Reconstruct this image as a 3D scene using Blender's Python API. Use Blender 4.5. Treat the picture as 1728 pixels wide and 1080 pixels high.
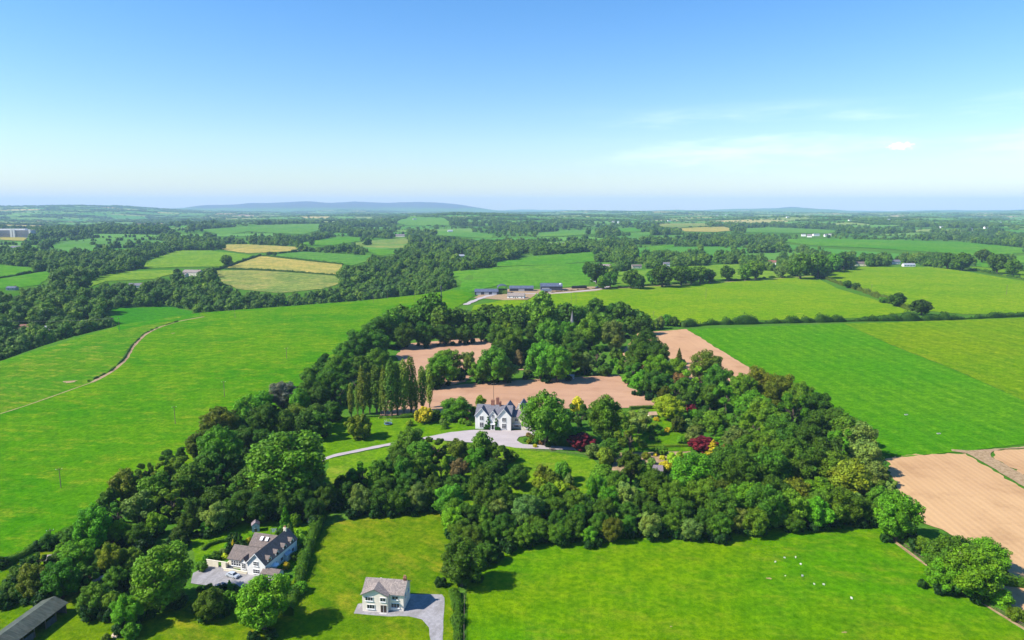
import bpy, bmesh, math, random
import numpy as np
from mathutils import Vector, Matrix
from mathutils.geometry import tessellate_polygon

for o in list(bpy.data.objects):
    bpy.data.objects.remove(o)
SC = bpy.context.scene
COL = SC.collection
R = math.radians
rng = np.random.default_rng(7)
random.seed(7)

# ------------------------------------------------------------------ camera
F, HC = 1152.0, 110.0                       # focal length in photo pixels, drone height above the plateau
PITCH = math.atan((540 - 352) / F)
cam = bpy.data.objects.new('camera', bpy.data.cameras.new('camera'))
COL.objects.link(cam)
cam.location = (0, 0, HC)
cam.rotation_euler = (math.pi / 2 - PITCH, 0, 0)
cam.data.sensor_width = 36
cam.data.lens = 24
cam.data.clip_start = 1
cam.data.clip_end = 120000
SC.camera = cam

# ------------------------------------------------------------------ sky, sun, exposure
SUN_EL = R(43)
SUN_AZ = math.atan2(-0.965, -0.26)          # direction towards the sun, seen from above (x, y): left, a little behind the camera
world = bpy.data.worlds.new('World')
SC.world = world
world.use_nodes = True
wn, wl = world.node_tree.nodes, world.node_tree.links
wn.clear()
wo = wn.new('ShaderNodeOutputWorld')
bg = wn.new('ShaderNodeBackground')
sky = wn.new('ShaderNodeTexSky')
sky.sky_type = 'NISHITA'
sky.sun_disc = False
sky.sun_elevation = SUN_EL
sky.sun_rotation = SUN_AZ
sky.altitude = 100
sky.air_density = 1.25
sky.dust_density = 0.25
sky.ozone_density = 3.0
bg.inputs['Strength'].default_value = 0.094
# thin clouds low in the sky (drawn by direction)
tc = wn.new('ShaderNodeTexCoord')
sep = wn.new('ShaderNodeSeparateXYZ')
wl.new(tc.outputs['Generated'], sep.inputs[0])


def wmath(op, a, b=None, c=None):
    n = wn.new('ShaderNodeMath')
    n.operation = op
    for i, v in enumerate((a, b, c)):
        if v is None:
            continue
        if isinstance(v, (int, float)):
            n.inputs[i].default_value = v
        else:
            wl.new(v, n.inputs[i])
    return n.outputs[0]


def wramp(v, a, b, c=0.0, d=1.0):
    n = wn.new('ShaderNodeMapRange')
    n.interpolation_type = 'SMOOTHSTEP'
    wl.new(v, n.inputs[0])
    for i, q in enumerate((a, b, c, d)):
        n.inputs[i + 1].default_value = q
    return n.outputs[0]


az = wmath('ARCTAN2', sep.outputs[0], sep.outputs[1])
el = wmath('ARCSINE', sep.outputs[2])


def wnoise(sa, se, detail, off):
    comb = wn.new('ShaderNodeCombineXYZ')
    wl.new(wmath('MULTIPLY', az, sa), comb.inputs[0])
    wl.new(wmath('MULTIPLY', el, se), comb.inputs[1])
    comb.inputs[2].default_value = off
    n = wn.new('ShaderNodeTexNoise')
    n.inputs['Scale'].default_value = 1.0
    n.inputs['Detail'].default_value = detail
    n.inputs['Roughness'].default_value = 0.6
    wl.new(comb.outputs[0], n.inputs['Vector'])
    return n.outputs[0]


wisp = wramp(wnoise(5, 34, 6, 3.1), 0.42, 0.80, 0, 0.50)
band = wmath('MULTIPLY', wramp(el, R(1.0), R(4.0)), wramp(el, R(5.8), R(8.5), 1, 0))
wisp = wmath('MULTIPLY', wmath('MULTIPLY', wisp, band), wramp(az, 0.02, 0.26))
# one small cumulus puff, right of centre
_u, _v = (1519 - 864) / F, -(247 - 540) / F
_dy, _dz = math.cos(PITCH) + _v * math.sin(PITCH), -math.sin(PITCH) + _v * math.cos(PITCH)
puff_az, puff_el = math.atan2(_u, _dy), math.asin(_dz / math.sqrt(_u * _u + _dy * _dy + _dz * _dz))
da = wmath('DIVIDE', wmath('SUBTRACT', az, puff_az), 0.0165)
de = wmath('DIVIDE', wmath('SUBTRACT', el, puff_el), 0.0062)
rr = wmath('SQRT', wmath('ADD', wmath('MULTIPLY', da, da), wmath('MULTIPLY', de, de)))
rr = wmath('ADD', rr, wmath('MULTIPLY', wmath('SUBTRACT', wnoise(190, 260, 5, 9.0), 0.5), 2.6))
puff = wramp(rr, 0.35, 1.0, 1.0, 0)
puff = wmath('MULTIPLY', puff, wramp(el, puff_el - 0.006, puff_el - 0.0015))
cl = wmath('MINIMUM', wmath('ADD', wisp, puff), 1.0)
mixc = wn.new('ShaderNodeMix')
mixc.data_type = 'RGBA'
wl.new(cl, mixc.inputs['Factor'])
hsv = wn.new('ShaderNodeHueSaturation')
hsv.inputs['Saturation'].default_value = 1.36
hsv.inputs['Value'].default_value = 1.08
wl.new(sky.outputs[0], hsv.inputs['Color'])
tint = wn.new('ShaderNodeMix')
tint.data_type = 'RGBA'
tint.blend_type = 'MULTIPLY'
tint.inputs['Factor'].default_value = 1.0
tint.inputs['B'].default_value = (0.87, 0.90, 1.05, 1)
wl.new(hsv.outputs[0], tint.inputs['A'])
wl.new(tint.outputs['Result'], mixc.inputs['A'])
mixc.inputs['B'].default_value = (9.0, 9.9, 10.4, 1)
wl.new(mixc.outputs['Result'], bg.inputs['Color'])
wl.new(bg.outputs[0], wo.inputs['Surface'])

sun = bpy.data.objects.new('sun', bpy.data.lights.new('sun', 'SUN'))
COL.objects.link(sun)
sun.data.energy = 5.0
sun.data.angle = R(0.53)
sun.data.color = (1.0, 0.955, 0.88)
sdir = Vector((math.sin(SUN_AZ) * math.cos(SUN_EL), math.cos(SUN_AZ) * math.cos(SUN_EL), math.sin(SUN_EL)))
sun.rotation_euler = sdir.to_track_quat('Z', 'Y').to_euler()
sun.location = (-200, -50, 400)

vs = SC.view_settings
vs.view_transform = 'Standard'
vs.look = 'None'
vs.gamma = 1
vs.use_curve_mapping = False
vs.exposure = 0.85
SC.cycles.use_denoising = True
SC.cycles.max_bounces = 6
SC.cycles.diffuse_bounces = 1
SC.cycles.transmission_bounces = 3
SC.cycles.volume_bounces = 1
SC.cycles.use_adaptive_sampling = True

# ------------------------------------------------------------------ terrain height
CP, SP = math.cos(PITCH), math.sin(PITCH)


def ray(px, py):
    u, v = (px - 864) / F, -(py - 540) / F
    return np.array([u, CP + v * SP, -SP + v * CP])


def flat(px, py, z=0.0):
    d = ray(px, py)
    t = (z - HC) / d[2]
    return np.array([d[0] * t, d[1] * t])


def project(x, y, z):
    zz = z - HC
    dep = y * CP - zz * SP
    up = y * SP + zz * CP
    return 864 + F * x / dep, 540 - F * up / dep


def sm(u):
    u = np.clip(u, 0, 1)
    return u * u * (3 - 2 * u)


_crest = [(-500, 700), (-200, 655), (0, 613), (100, 577), (200, 551), (330, 530), (480, 518), (600, 509), (700, 499), (790, 491)]
_ct = np.array([math.atan2(*flat(a, b)) for a, b in _crest])
_cr = np.array([np.hypot(*flat(a, b)) for a, b in _crest])
_mx = np.array([-200, 300, 350, 385, 405, 425, 455, 485, 510, 530, 560, 585, 600, 625, 660, 690, 710, 735, 760, 790, 835, 1180, 1250, 1300, 1330, 1360, 1400, 1450, 2000])
_my = np.array([352, 352, 348, 346, 345.2, 343.2, 342.2, 339.6, 338.4, 338.6, 341, 340.4, 339.2, 339.8, 342, 341.6, 340.6, 341.6, 344.6, 348, 352, 352, 350.2, 349.6, 348.6, 349.4, 350.2, 352, 352])
_mt = np.arctan((_mx - 864) / F)
_ph = np.random.default_rng(5).uniform(0, 6.28, (14, 2))


def T(x, y):
    x = np.asarray(x, float)
    y = np.asarray(y, float)
    r = np.hypot(x, y)
    th = np.arctan2(x, np.maximum(y, 1e-3)) * (y > 0) + (y <= 0) * 2.0
    z = 0.7 * np.sin(x / 95 + 1) * np.sin(y / 120 + .5) * np.clip(r / 500, 0.3, 1)
    # valley on the left, beyond the shoulder of the big pasture
    s = r - np.interp(th, _ct, _cr)
    fade = sm((-0.055 - th) / 0.12)
    dep = 25 * sm(s / 100) * (1 - sm((s - 130) / 420)) * fade
    z = z - dep * (y > 50)
    # rolling country behind
    ramp = sm((r - 1100) / 5000)
    n = np.zeros_like(x)
    for i, wv in enumerate((900, 1300, 1900, 2600, 3700, 5200, 7400)):
        a = _ph[i, 0]
        n = n + (wv / 7400) ** 0.55 * np.sin((x * math.cos(a) + y * math.sin(a)) * 6.283 / wv + _ph[i, 1])
    z = z + ramp * (13 * n + 24)
    # higher ground at the far left and the far right
    z = z + sm((r - 7000) / 5000) * (95 * sm((-0.30 - th) / 0.35) + 34 * sm((0.58 - 0.0 - np.abs(th - 0.72) * 4) / 0.5) + 10)
    # blue mountains on the skyline
    mh = (352 - np.interp(th, _mt, _my)) * 20000 / F
    z = z + (mh + 60 * sm((352 - np.interp(th, _mt, _my)) / 5)) * np.exp(-((r - 20000) / 2300) ** 2) * (y > 0)
    return z


def T1(x, y):
    return float(T(np.array([x]), np.array([y]))[0])


_ts = np.concatenate([np.arange(100, 1500, 4.0), np.geomspace(1500, 30000, 900)])


def G(px, py, lift=0.0):
    """world point (x, y, z) where the photo pixel meets the terrain (or a sheet `lift` metres above it)"""
    d = ray(px, py)
    X, Y, Z = d[0] * _ts, d[1] * _ts, HC + d[2] * _ts
    below = Z < T(X, Y) + lift
    i = int(np.argmax(below)) if below.any() else len(_ts) - 1
    t = _ts[i]
    if i > 0 and below[i]:
        h = Z[i - 1:i + 1] - T(X[i - 1:i + 1], Y[i - 1:i + 1]) - lift
        t = _ts[i - 1] + (_ts[i] - _ts[i - 1]) * h[0] / (h[0] - h[1])
    x, y = d[0] * t, d[1] * t
    return np.array([x, y, T1(x, y)])


# ------------------------------------------------------------------ helpers
def link(o, parent=None):
    COL.objects.link(o)
    if parent is not None:
        o.parent = parent
    return o


def tag(o, label=None, cat=None, group=None, kind=None):
    if label:
        o['label'] = label
    if cat:
        o['category'] = cat
    if group:
        o['group'] = group
    if kind:
        o['kind'] = kind
    return o


def empty(name, loc=(0, 0, 0), rz=0.0):
    o = bpy.data.objects.new(name, None)
    o.empty_display_size = 0.5
    o.location = loc
    o.rotation_euler = (0, 0, rz)
    return link(o)


def np_mesh(name, verts, tris=None, quads=None, mats=(), var=None, matidx=None):
    me = bpy.data.meshes.new(name)
    nt = 0 if tris is None else len(tris)
    nq = 0 if quads is None else len(quads)
    me.vertices.add(len(verts))
    me.vertices.foreach_set('co', np.asarray(verts, np.float32).ravel())
    idx, tot = [], []
    if nt:
        idx.append(np.asarray(tris).ravel())
        tot.append(np.full(nt, 3))
    if nq:
        idx.append(np.asarray(quads).ravel())
        tot.append(np.full(nq, 4))
    idx = np.concatenate(idx).astype(np.int32)
    tot = np.concatenate(tot).astype(np.int32)
    st = np.concatenate([[0], np.cumsum(tot)[:-1]]).astype(np.int32)
    me.loops.add(len(idx))
    me.loops.foreach_set('vertex_index', idx)
    me.polygons.add(nt + nq)
    me.polygons.foreach_set('loop_start', st)
    me.polygons.foreach_set('loop_total', tot)
    if matidx is not None:
        me.polygons.foreach_set('material_index', np.asarray(matidx, np.int32))
    if var is not None:
        at = me.attributes.new('var', 'FLOAT', 'POINT')
        at.data.foreach_set('value', np.asarray(var, np.float32))
    for m in mats:
        me.materials.append(m)
    me.update(calc_edges=True)
    return me


class MB:
    """collects boxes, slabs, prisms and tubes into one mesh"""

    def __init__(s):
        s.v, s.f, s.m = [], [], []

    def poly(s, pts, mi=0):
        n = len(s.v)
        s.v += [tuple(p) for p in pts]
        s.f.append(tuple(range(n, n + len(pts))))
        s.m.append(mi)
        return s

    def faces(s, pts, fs, mi=0):
        n = len(s.v)
        s.v += [tuple(p) for p in pts]
        for f in fs:
            s.f.append(tuple(n + i for i in f))
            s.m.append(mi)
        return s

    def box(s, x0, x1, y0, y1, z0, z1, mi=0):
        p = [(x0, y0, z0), (x1, y0, z0), (x1, y1, z0), (x0, y1, z0), (x0, y0, z1), (x1, y0, z1), (x1, y1, z1), (x0, y1, z1)]
        s.faces(p, [(0, 3, 2, 1), (4, 5, 6, 7), (0, 1, 5, 4), (1, 2, 6, 5), (2, 3, 7, 6), (3, 0, 4, 7)], mi)
        return s

    def slab(s, pts, th, mi=0):
        """a flat polygon thickened downwards along its normal"""
        p = [Vector(q) for q in pts]
        n = (p[1] - p[0]).cross(p[2] - p[0]).normalized()
        if n.z < 0:
            p.reverse()
            n = -n
        q = [a - n * th for a in p]
        k = len(p)
        fs = [tuple(range(k)), tuple(range(2 * k - 1, k - 1, -1))]
        for i in range(k):
            j = (i + 1) % k
            fs.append((i, i + k, j + k, j))
        s.faces([tuple(a) for a in p + q], fs, mi)
        return s

    def block(s, x0, x1, y0, y1, ze, zr, axis='x', z0=0.0, mi=0):
        """walls with gable ends; ridge along axis"""
        if axis == 'x':
            m = (y0 + y1) / 2
            p = [(x0, y0, z0), (x0, y1, z0), (x0, y1, ze), (x0, m, zr), (x0, y0, ze)]
            q = [(x1, b, c) for _, b, c in p]
        else:
            m = (x0 + x1) / 2
            p = [(x0, y0, z0), (x1, y0, z0), (x1, y0, ze), (m, y0, zr), (x0, y0, ze)]
            q = [(a, y1, c) for a, _, c in p]
        fs = [(0, 1, 2, 3, 4), (9, 8, 7, 6, 5)]
        for i in range(5):
            j = (i + 1) % 5
            fs.append((i, i + 5, j + 5, j))
        s.faces(p + q, fs, mi)
        return s

    def groof(s, x0, x1, y0, y1, ze, zr, axis='x', over=0.35, th=0.16, ends=(0.25, 0.25), mi=0):
        if axis == 'x':
            m = (y0 + y1) / 2
            sl = (zr - ze) / (m - y0)
            a, b = x0 - ends[0], x1 + ends[1]
            s.slab([(a, y0 - over, ze - over * sl + th), (b, y0 - over, ze - over * sl + th), (b, m, zr + th), (a, m, zr + th)], th, mi)
            s.slab([(a, m, zr + th), (b, m, zr + th), (b, y1 + over, ze - over * sl + th), (a, y1 + over, ze - over * sl + th)], th, mi)
        else:
            m = (x0 + x1) / 2
            sl = (zr - ze) / (m - x0)
            a, b = y0 - ends[0], y1 + ends[1]
            s.slab([(x0 - over, a, ze - over * sl + th), (m, a, zr + th), (m, b, zr + th), (x0 - over, b, ze - over * sl + th)], th, mi)
            s.slab([(m, a, zr + th), (x1 + over, a, ze - over * sl + th), (x1 + over, b, ze - over * sl + th), (m, b, zr + th)], th, mi)
        return s

    def tube(s, pts, rad, n=6, mi=0, cap=True):
        pts = [Vector(p) for p in pts]
        rad = rad if isinstance(rad, (list, tuple)) else [rad] * len(pts)
        base = len(s.v)
        for i, p in enumerate(pts):
            d = (pts[min(i + 1, len(pts) - 1)] - pts[max(i - 1, 0)]).normalized()
            a = d.orthogonal().normalized() if abs(d.z) < 0.99 else Vector((1, 0, 0))
            a = (a - d * a.dot(d)).normalized()
            b = d.cross(a)
            for k in range(n):
                t = 2 * math.pi * k / n
                s.v.append(tuple(p + (a * math.cos(t) + b * math.sin(t)) * rad[i]))
        for i in range(len(pts) - 1):
            for k in range(n):
                j = (k + 1) % n
                s.f.append((base + i * n + k, base + i * n + j, base + (i + 1) * n + j, base + (i + 1) * n + k))
                s.m.append(mi)
        if cap:
            s.f.append(tuple(base + k for k in range(n - 1, -1, -1)))
            s.f.append(tuple(base + (len(pts) - 1) * n + k for k in range(n)))
            s.m += [mi, mi]
        return s

    def mesh(s, name, mats):
        me = bpy.data.meshes.new(name)
        me.from_pydata(s.v, [], s.f)
        for m in (mats if isinstance(mats, (list, tuple)) else [mats]):
            me.materials.append(m)
        me.polygons.foreach_set('material_index', s.m)
        bm = bmesh.new()
        bm.from_mesh(me)
        bmesh.ops.recalc_face_normals(bm, faces=bm.faces)
        bm.to_mesh(me)
        bm.free()
        me.update()
        return me

    def obj(s, name, mats, parent=None, loc=None, rz=None):
        o = bpy.data.objects.new(name, s.mesh(name, mats))
        if loc is not None:
            o.location = loc
        if rz is not None:
            o.rotation_euler = (0, 0, rz)
        return link(o, parent)


# ------------------------------------------------------------------ materials
def newmat(name):
    m = bpy.data.materials.new(name)
    m.use_nodes = True
    m.node_tree.nodes.clear()
    return m, m.node_tree.nodes, m.node_tree.links


class NT:
    def __init__(s, name):
        s.m, s.n, s.l = newmat(name)
        s.out = s.n.new('ShaderNodeOutputMaterial')

    def node(s, t, **kw):
        n = s.n.new(t)
        for k, v in kw.items():
            setattr(n, k, v)
        return n

    def put(s, sock, v):
        if isinstance(v, (int, float)):
            sock.default_value = v
        elif isinstance(v, (tuple, list)):
            sock.default_value = tuple(v) + ((1,) if len(v) == 3 and len(sock.default_value) == 4 else ())
        else:
            s.l.new(v, sock)

    def math(s, op, a, b=0.0):
        n = s.node('ShaderNodeMath', operation=op)
        s.put(n.inputs[0], a)
        s.put(n.inputs[1], b)
        return n.outputs[0]

    def mix(s, f, a, b, mode='MIX'):
        n = s.node('ShaderNodeMix', data_type='RGBA', blend_type=mode)
        s.put(n.inputs['Factor'], f)
        s.put(n.inputs['A'], a)
        s.put(n.inputs['B'], b)
        return n.outputs['Result']

    def ramp(s, v, a, b, c=0.0, d=1.0):
        n = s.node('ShaderNodeMapRange', interpolation_type='SMOOTHSTEP')
        s.put(n.inputs[0], v)
        for i, q in enumerate((a, b, c, d)):
            n.inputs[i + 1].default_value = q
        return n.outputs[0]

    def pos(s, scale=(1, 1, 1), rot=0.0, local=False):
        if local:
            src = s.node('ShaderNodeTexCoord').outputs['Object']
        else:
            src = s.node('ShaderNodeNewGeometry').outputs['Position']
        mp = s.node('ShaderNodeMapping')
        mp.vector_type = 'POINT'
        mp.inputs['Rotation'].default_value = (0, 0, rot)
        mp.inputs['Scale'].default_value = scale
        if rot:
            r0 = s.node('ShaderNodeVectorRotate')
            r0.inputs['Angle'].default_value = rot
            s.l.new(src, r0.inputs['Vector'])
            mp.inputs['Rotation'].default_value = (0, 0, 0)
            s.l.new(r0.outputs[0], mp.inputs['Vector'])
        else:
            s.l.new(src, mp.inputs['Vector'])
        return mp.outputs[0]

    def noise(s, vec, scale, detail=3, rough=0.55):
        n = s.node('ShaderNodeTexNoise')
        n.inputs['Scale'].default_value = scale
        n.inputs['Detail'].default_value = detail
        n.inputs['Roughness'].default_value = rough
        s.l.new(vec, n.inputs['Vector'])
        return n.outputs[0]

    def surface(s, col, rough=0.8, bump=None, bstr=0.3, bdist=0.1, spec=0.2, metal=0.0):
        p = s.node('ShaderNodeBsdfPrincipled')
        s.put(p.inputs['Base Color'], col)
        s.put(p.inputs['Roughness'], rough)
        p.inputs['Specular IOR Level'].default_value = spec
        p.inputs['Metallic'].default_value = metal
        if bump is not None:
            b = s.node('ShaderNodeBump')
            b.inputs['Strength'].default_value = bstr
            b.inputs['Distance'].default_value = bdist
            s.l.new(bump, b.inputs['Height'])
            s.l.new(b.outputs[0], p.inputs['Normal'])
        s.l.new(p.outputs[0], s.out.inputs[0])
        return s.m


def plain(name, col, rough=0.8, var=0.12, scale=1.5, spec=0.3, metal=0.0):
    t = NT(name)
    n = t.noise(t.pos(), scale, 4)
    dark = tuple(c * (1 - var) for c in col)
    light = tuple(min(1, c * (1 + var)) for c in col)
    return t.surface(t.mix(t.ramp(n, 0.3, 0.7), dark, light), rough, spec=spec, metal=metal)


_fm = {}


def grass_mat(name, base, alt, dry, dryness=0.35, rot=0.0, stripe=0.0, stripe_w=6.0, size=1.0):
    """grass of a field: two greens in broad patches, straw-coloured streaks, fine tussocks"""
    if name in _fm:
        return _fm[name]
    t = NT(name)
    big = t.ramp(t.noise(t.pos((1, 1, 1)), 0.012 / size, 3), 0.38, 0.62)
    streak = t.noise(t.pos((0.06 / size, 0.20 / size, 0.0), rot), 1.0, 6, 0.72)
    patch = t.noise(t.pos(), 0.05 / size, 6, 0.75)
    fine = t.noise(t.pos(), 0.55 / size, 4, 0.7)
    tuss = t.noise(t.pos(), 2.6 / size, 3, 0.75)
    col = t.mix(big, base, alt)
    d = t.math('MULTIPLY', t.ramp(streak, 0.42, 0.66), t.ramp(patch, 0.40, 0.62))
    d = t.math('MULTIPLY', d, dryness)
    col = t.mix(d, col, dry)
    dark = t.mix(1.0, col, (0.50, 0.64, 0.50), 'MULTIPLY')
    lite = t.mix(1.0, col, (1.38, 1.22, 1.2), 'MULTIPLY')
    col = t.mix(t.ramp(t.math('ADD', t.math('MULTIPLY', fine, 0.55), t.math('MULTIPLY', tuss, 0.45)), 0.34, 0.66), dark, lite)
    mot = t.ramp(t.noise(t.pos(), 0.14 / size, 5, 0.7), 0.36, 0.64)
    col = t.mix(mot, t.mix(1.0, col, (0.76, 0.86, 0.8), 'MULTIPLY'), t.mix(1.0, col, (1.17, 1.09, 1.0), 'MULTIPLY'))
    if stripe:
        w = t.node('ShaderNodeTexWave')
        w.bands_direction = 'Y'
        w.inputs['Scale'].default_value = 1.0
        w.inputs['Distortion'].default_value = 2.5
        w.inputs['Detail'].default_value = 2
        w.inputs['Detail Scale'].default_value = 0.4
        t.l.new(t.pos((0.31 / stripe_w,) * 3, rot), w.inputs['Vector'])
        col = t.mix(t.math('MULTIPLY', t.math('MULTIPLY', w.outputs['Fac'], t.ramp(patch, 0.3, 0.6)), stripe), col, t.mix(1.0, col, (0.55, 0.74, 0.6), 'MULTIPLY'))
    _fm[name] = t.surface(col, 0.9, bump=t.math('ADD', fine, t.math('MULTIPLY', tuss, 0.7)), bstr=0.6, bdist=0.35, spec=0.0)
    return _fm[name]


def soil_mat(name, base, alt, rot, pitch=1.6):
    t = NT(name)
    w = t.node('ShaderNodeTexWave')
    w.bands_direction = 'Y'
    w.inputs['Scale'].default_value = 1.0
    w.inputs['Distortion'].default_value = 1.5
    w.inputs['Detail'].default_value = 3
    w.inputs['Detail Scale'].default_value = 0.8
    t.l.new(t.pos((0.31 / pitch,) * 3, rot), w.inputs['Vector'])
    w2 = t.noise(t.pos((0.01, 0.16, 0), rot), 1.0, 4, 0.6)
    big = t.ramp(t.noise(t.pos(), 0.016, 3), 0.35, 0.65)
    fine = t.noise(t.pos(), 0.9, 5, 0.75)
    col = t.mix(big, base, alt)
    col = t.mix(t.math('MULTIPLY', w.outputs['Fac'], 0.17), col, t.mix(1.0, col, (0.72, 0.68, 0.66), 'MULTIPLY'))
    col = t.mix(t.math('MULTIPLY', t.ramp(w2, 0.4, 0.7), 0.30), col, t.mix(1.0, col, (0.76, 0.72, 0.70), 'MULTIPLY'))
    col = t.mix(t.math('MULTIPLY', t.ramp(fine, 0.35, 0.7), 0.3), col, t.mix(1.0, col, (1.2, 1.18, 1.15), 'MULTIPLY'))
    damp = t.ramp(t.noise(t.pos(), 0.045, 6, 0.72), 0.48, 0.68, 0, 0.6)
    col = t.mix(damp, col, t.mix(1.0, col, (0.74, 0.70, 0.68), 'MULTIPLY'))
    return t.surface(col, 0.95, bump=t.math('ADD', w.outputs['Fac'], t.math('MULTIPLY', fine, 1.5)), bstr=0.35, bdist=0.12, spec=0.05)


def leaf_mat(name, use_obj=True, palette=None, trans=0.22):
    t = NT(name)
    at = t.node('ShaderNodeAttribute', attribute_name='var')
    oi = t.node('ShaderNodeObjectInfo')
    if use_obj:
        base = oi.outputs['Color']
    else:
        cr = t.node('ShaderNodeValToRGB')
        cr.color_ramp.interpolation = 'LINEAR'
        el_ = cr.color_ramp.elements
        el_[0].position, el_[0].color = 0.0, palette[0] + (1,)
        el_[1].position, el_[1].color = 1.0, palette[-1] + (1,)
        for i, c in enumerate(palette[1:-1]):
            e = el_.new((i + 1) / (len(palette) - 1))
            e.color = c + (1,)
        t.l.new(oi.outputs['Random'], cr.inputs[0])
        base = cr.outputs[0]
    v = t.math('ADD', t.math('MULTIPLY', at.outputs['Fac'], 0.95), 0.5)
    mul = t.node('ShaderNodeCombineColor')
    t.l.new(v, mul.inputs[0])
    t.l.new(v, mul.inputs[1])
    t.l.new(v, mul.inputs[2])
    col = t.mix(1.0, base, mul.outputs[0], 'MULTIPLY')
    warm = t.mix(1.0, col, (1.35, 1.08, 0.7), 'MULTIPLY')
    cl_ = t.noise(t.pos(), 0.22, 2)
    col = t.mix(t.ramp(cl_, 0.35, 0.7, 0, 0.8), col, warm)
    p = t.node('ShaderNodeBsdfPrincipled')
    t.l.new(col, p.inputs['Base Color'])
    p.inputs['Roughness'].default_value = 0.55
    p.inputs['Specular IOR Level'].default_value = 0.12
    tr = t.node('ShaderNodeBsdfTranslucent')
    t.l.new(t.mix(1.0, col, (1.5, 1.6, 0.6), 'MULTIPLY'), tr.inputs['Color'])
    ms = t.node('ShaderNodeMixShader')
    ms.inputs[0].default_value = trans
    t.l.new(p.outputs[0], ms.inputs[1])
    t.l.new(tr.outputs[0], ms.inputs[2])
    t.l.new(ms.outputs[0], t.out.inputs[0])
    return t.m


M = {}
M['leaf'] = leaf_mat('foliage')
PAL = [(0.042, 0.115, 0.012), (0.074, 0.175, 0.014), (0.105, 0.210, 0.014), (0.050, 0.130, 0.014), (0.140, 0.250, 0.018), (0.078, 0.165, 0.022), (0.044, 0.118, 0.012), (0.098, 0.185, 0.030)]
M['leaf_far'] = leaf_mat('foliage_far', False, PAL)
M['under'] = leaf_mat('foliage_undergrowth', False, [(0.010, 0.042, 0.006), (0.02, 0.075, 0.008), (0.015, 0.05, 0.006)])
M['bark'] = plain('bark', (0.10, 0.075, 0.05), 0.9, 0.35, 3)
M['deadwood'] = plain('dead_wood', (0.42, 0.35, 0.24), 0.9, 0.3, 2)

# ================================================================== the ground
def build_terrain():
    fine = np.linspace(R(-52), R(52), 330)
    rest = np.linspace(R(52), R(308), 60)[1:-1]
    azs = np.concatenate([fine, rest])
    rad = np.concatenate([[2.0], np.geomspace(12, 27000, 470)])
    A, RR = np.meshgrid(azs, rad)
    X, Y = RR * np.sin(A), RR * np.cos(A)
    Z = T(X, Y)
    n, k = len(rad), len(azs)
    idx = np.arange(n * k).reshape(n, k)
    nx = np.roll(idx, -1, axis=1)
    quads = np.stack([idx[:-1], idx[1:], nx[1:], nx[:-1]], -1).reshape(-1, 4)
    v = np.stack([X, Y, Z], -1).reshape(-1, 3)
    centre = len(v)
    v = np.vstack([v, [[0, 0, T1(0, 0)]]])
    tri = np.stack([np.full(k, centre), idx[0], nx[0]], -1)
    t = NT('meadow_ground')
    big = t.ramp(t.noise(t.pos(), 0.006, 4), 0.35, 0.65)
    fine_ = t.noise(t.pos(), 0.8, 5, 0.7)
    mid = t.noise(t.pos(), 0.05, 4, 0.65)
    col = t.mix(big, (0.055, 0.165, 0.012), (0.080, 0.185, 0.018))
    col = t.mix(t.ramp(mid, 0.4, 0.7, 0, 0.5), col, (0.12, 0.19, 0.03))
    col = t.mix(t.ramp(fine_, 0.35, 0.65), t.mix(1.0, col, (0.6, 0.65, 0.6), 'MULTIPLY'), col)
    sx = t.node('ShaderNodeSeparateXYZ')
    t.l.new(t.node('ShaderNodeNewGeometry').outputs['Position'], sx.inputs[0])
    moor = t.ramp(t.math('ADD', sx.outputs[2], t.math('MULTIPLY', t.noise(t.pos(), 0.0012, 5, 0.65), 120)), 140, 230)
    col = t.mix(moor, col, (0.060, 0.058, 0.062))          # heather on the hills
    m = t.surface(col, 0.9, bump=fine_, bstr=0.5, bdist=0.3, spec=0.0)
    me = np_mesh('ground', v, tri, quads, [m])
    me.polygons.foreach_set('use_smooth', np.ones(len(me.polygons), bool))
    o = link(bpy.data.objects.new('ground', me))
    tag(o, 'rolling green farmland reaching to the horizon', 'ground', kind='structure')


build_terrain()


def rough_edge(pts, amp, seg):
    """subdivide a closed outline and push it about a little, so that edges are not ruler-straight"""
    out = []
    n = len(pts)
    for i in range(n):
        a, b = np.array(pts[i]), np.array(pts[(i + 1) % n])
        L = np.hypot(*(b - a))
        k = max(1, min(60, int(L / seg)))
        nrm = np.array([-(b - a)[1], (b - a)[0]]) / max(L, 1e-6)
        for j in range(k):
            t = j / k
            p = a + (b - a) * t
            if 0 < j:
                p = p + nrm * rng.normal(0, amp)
            out.append(p)
    return out


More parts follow.
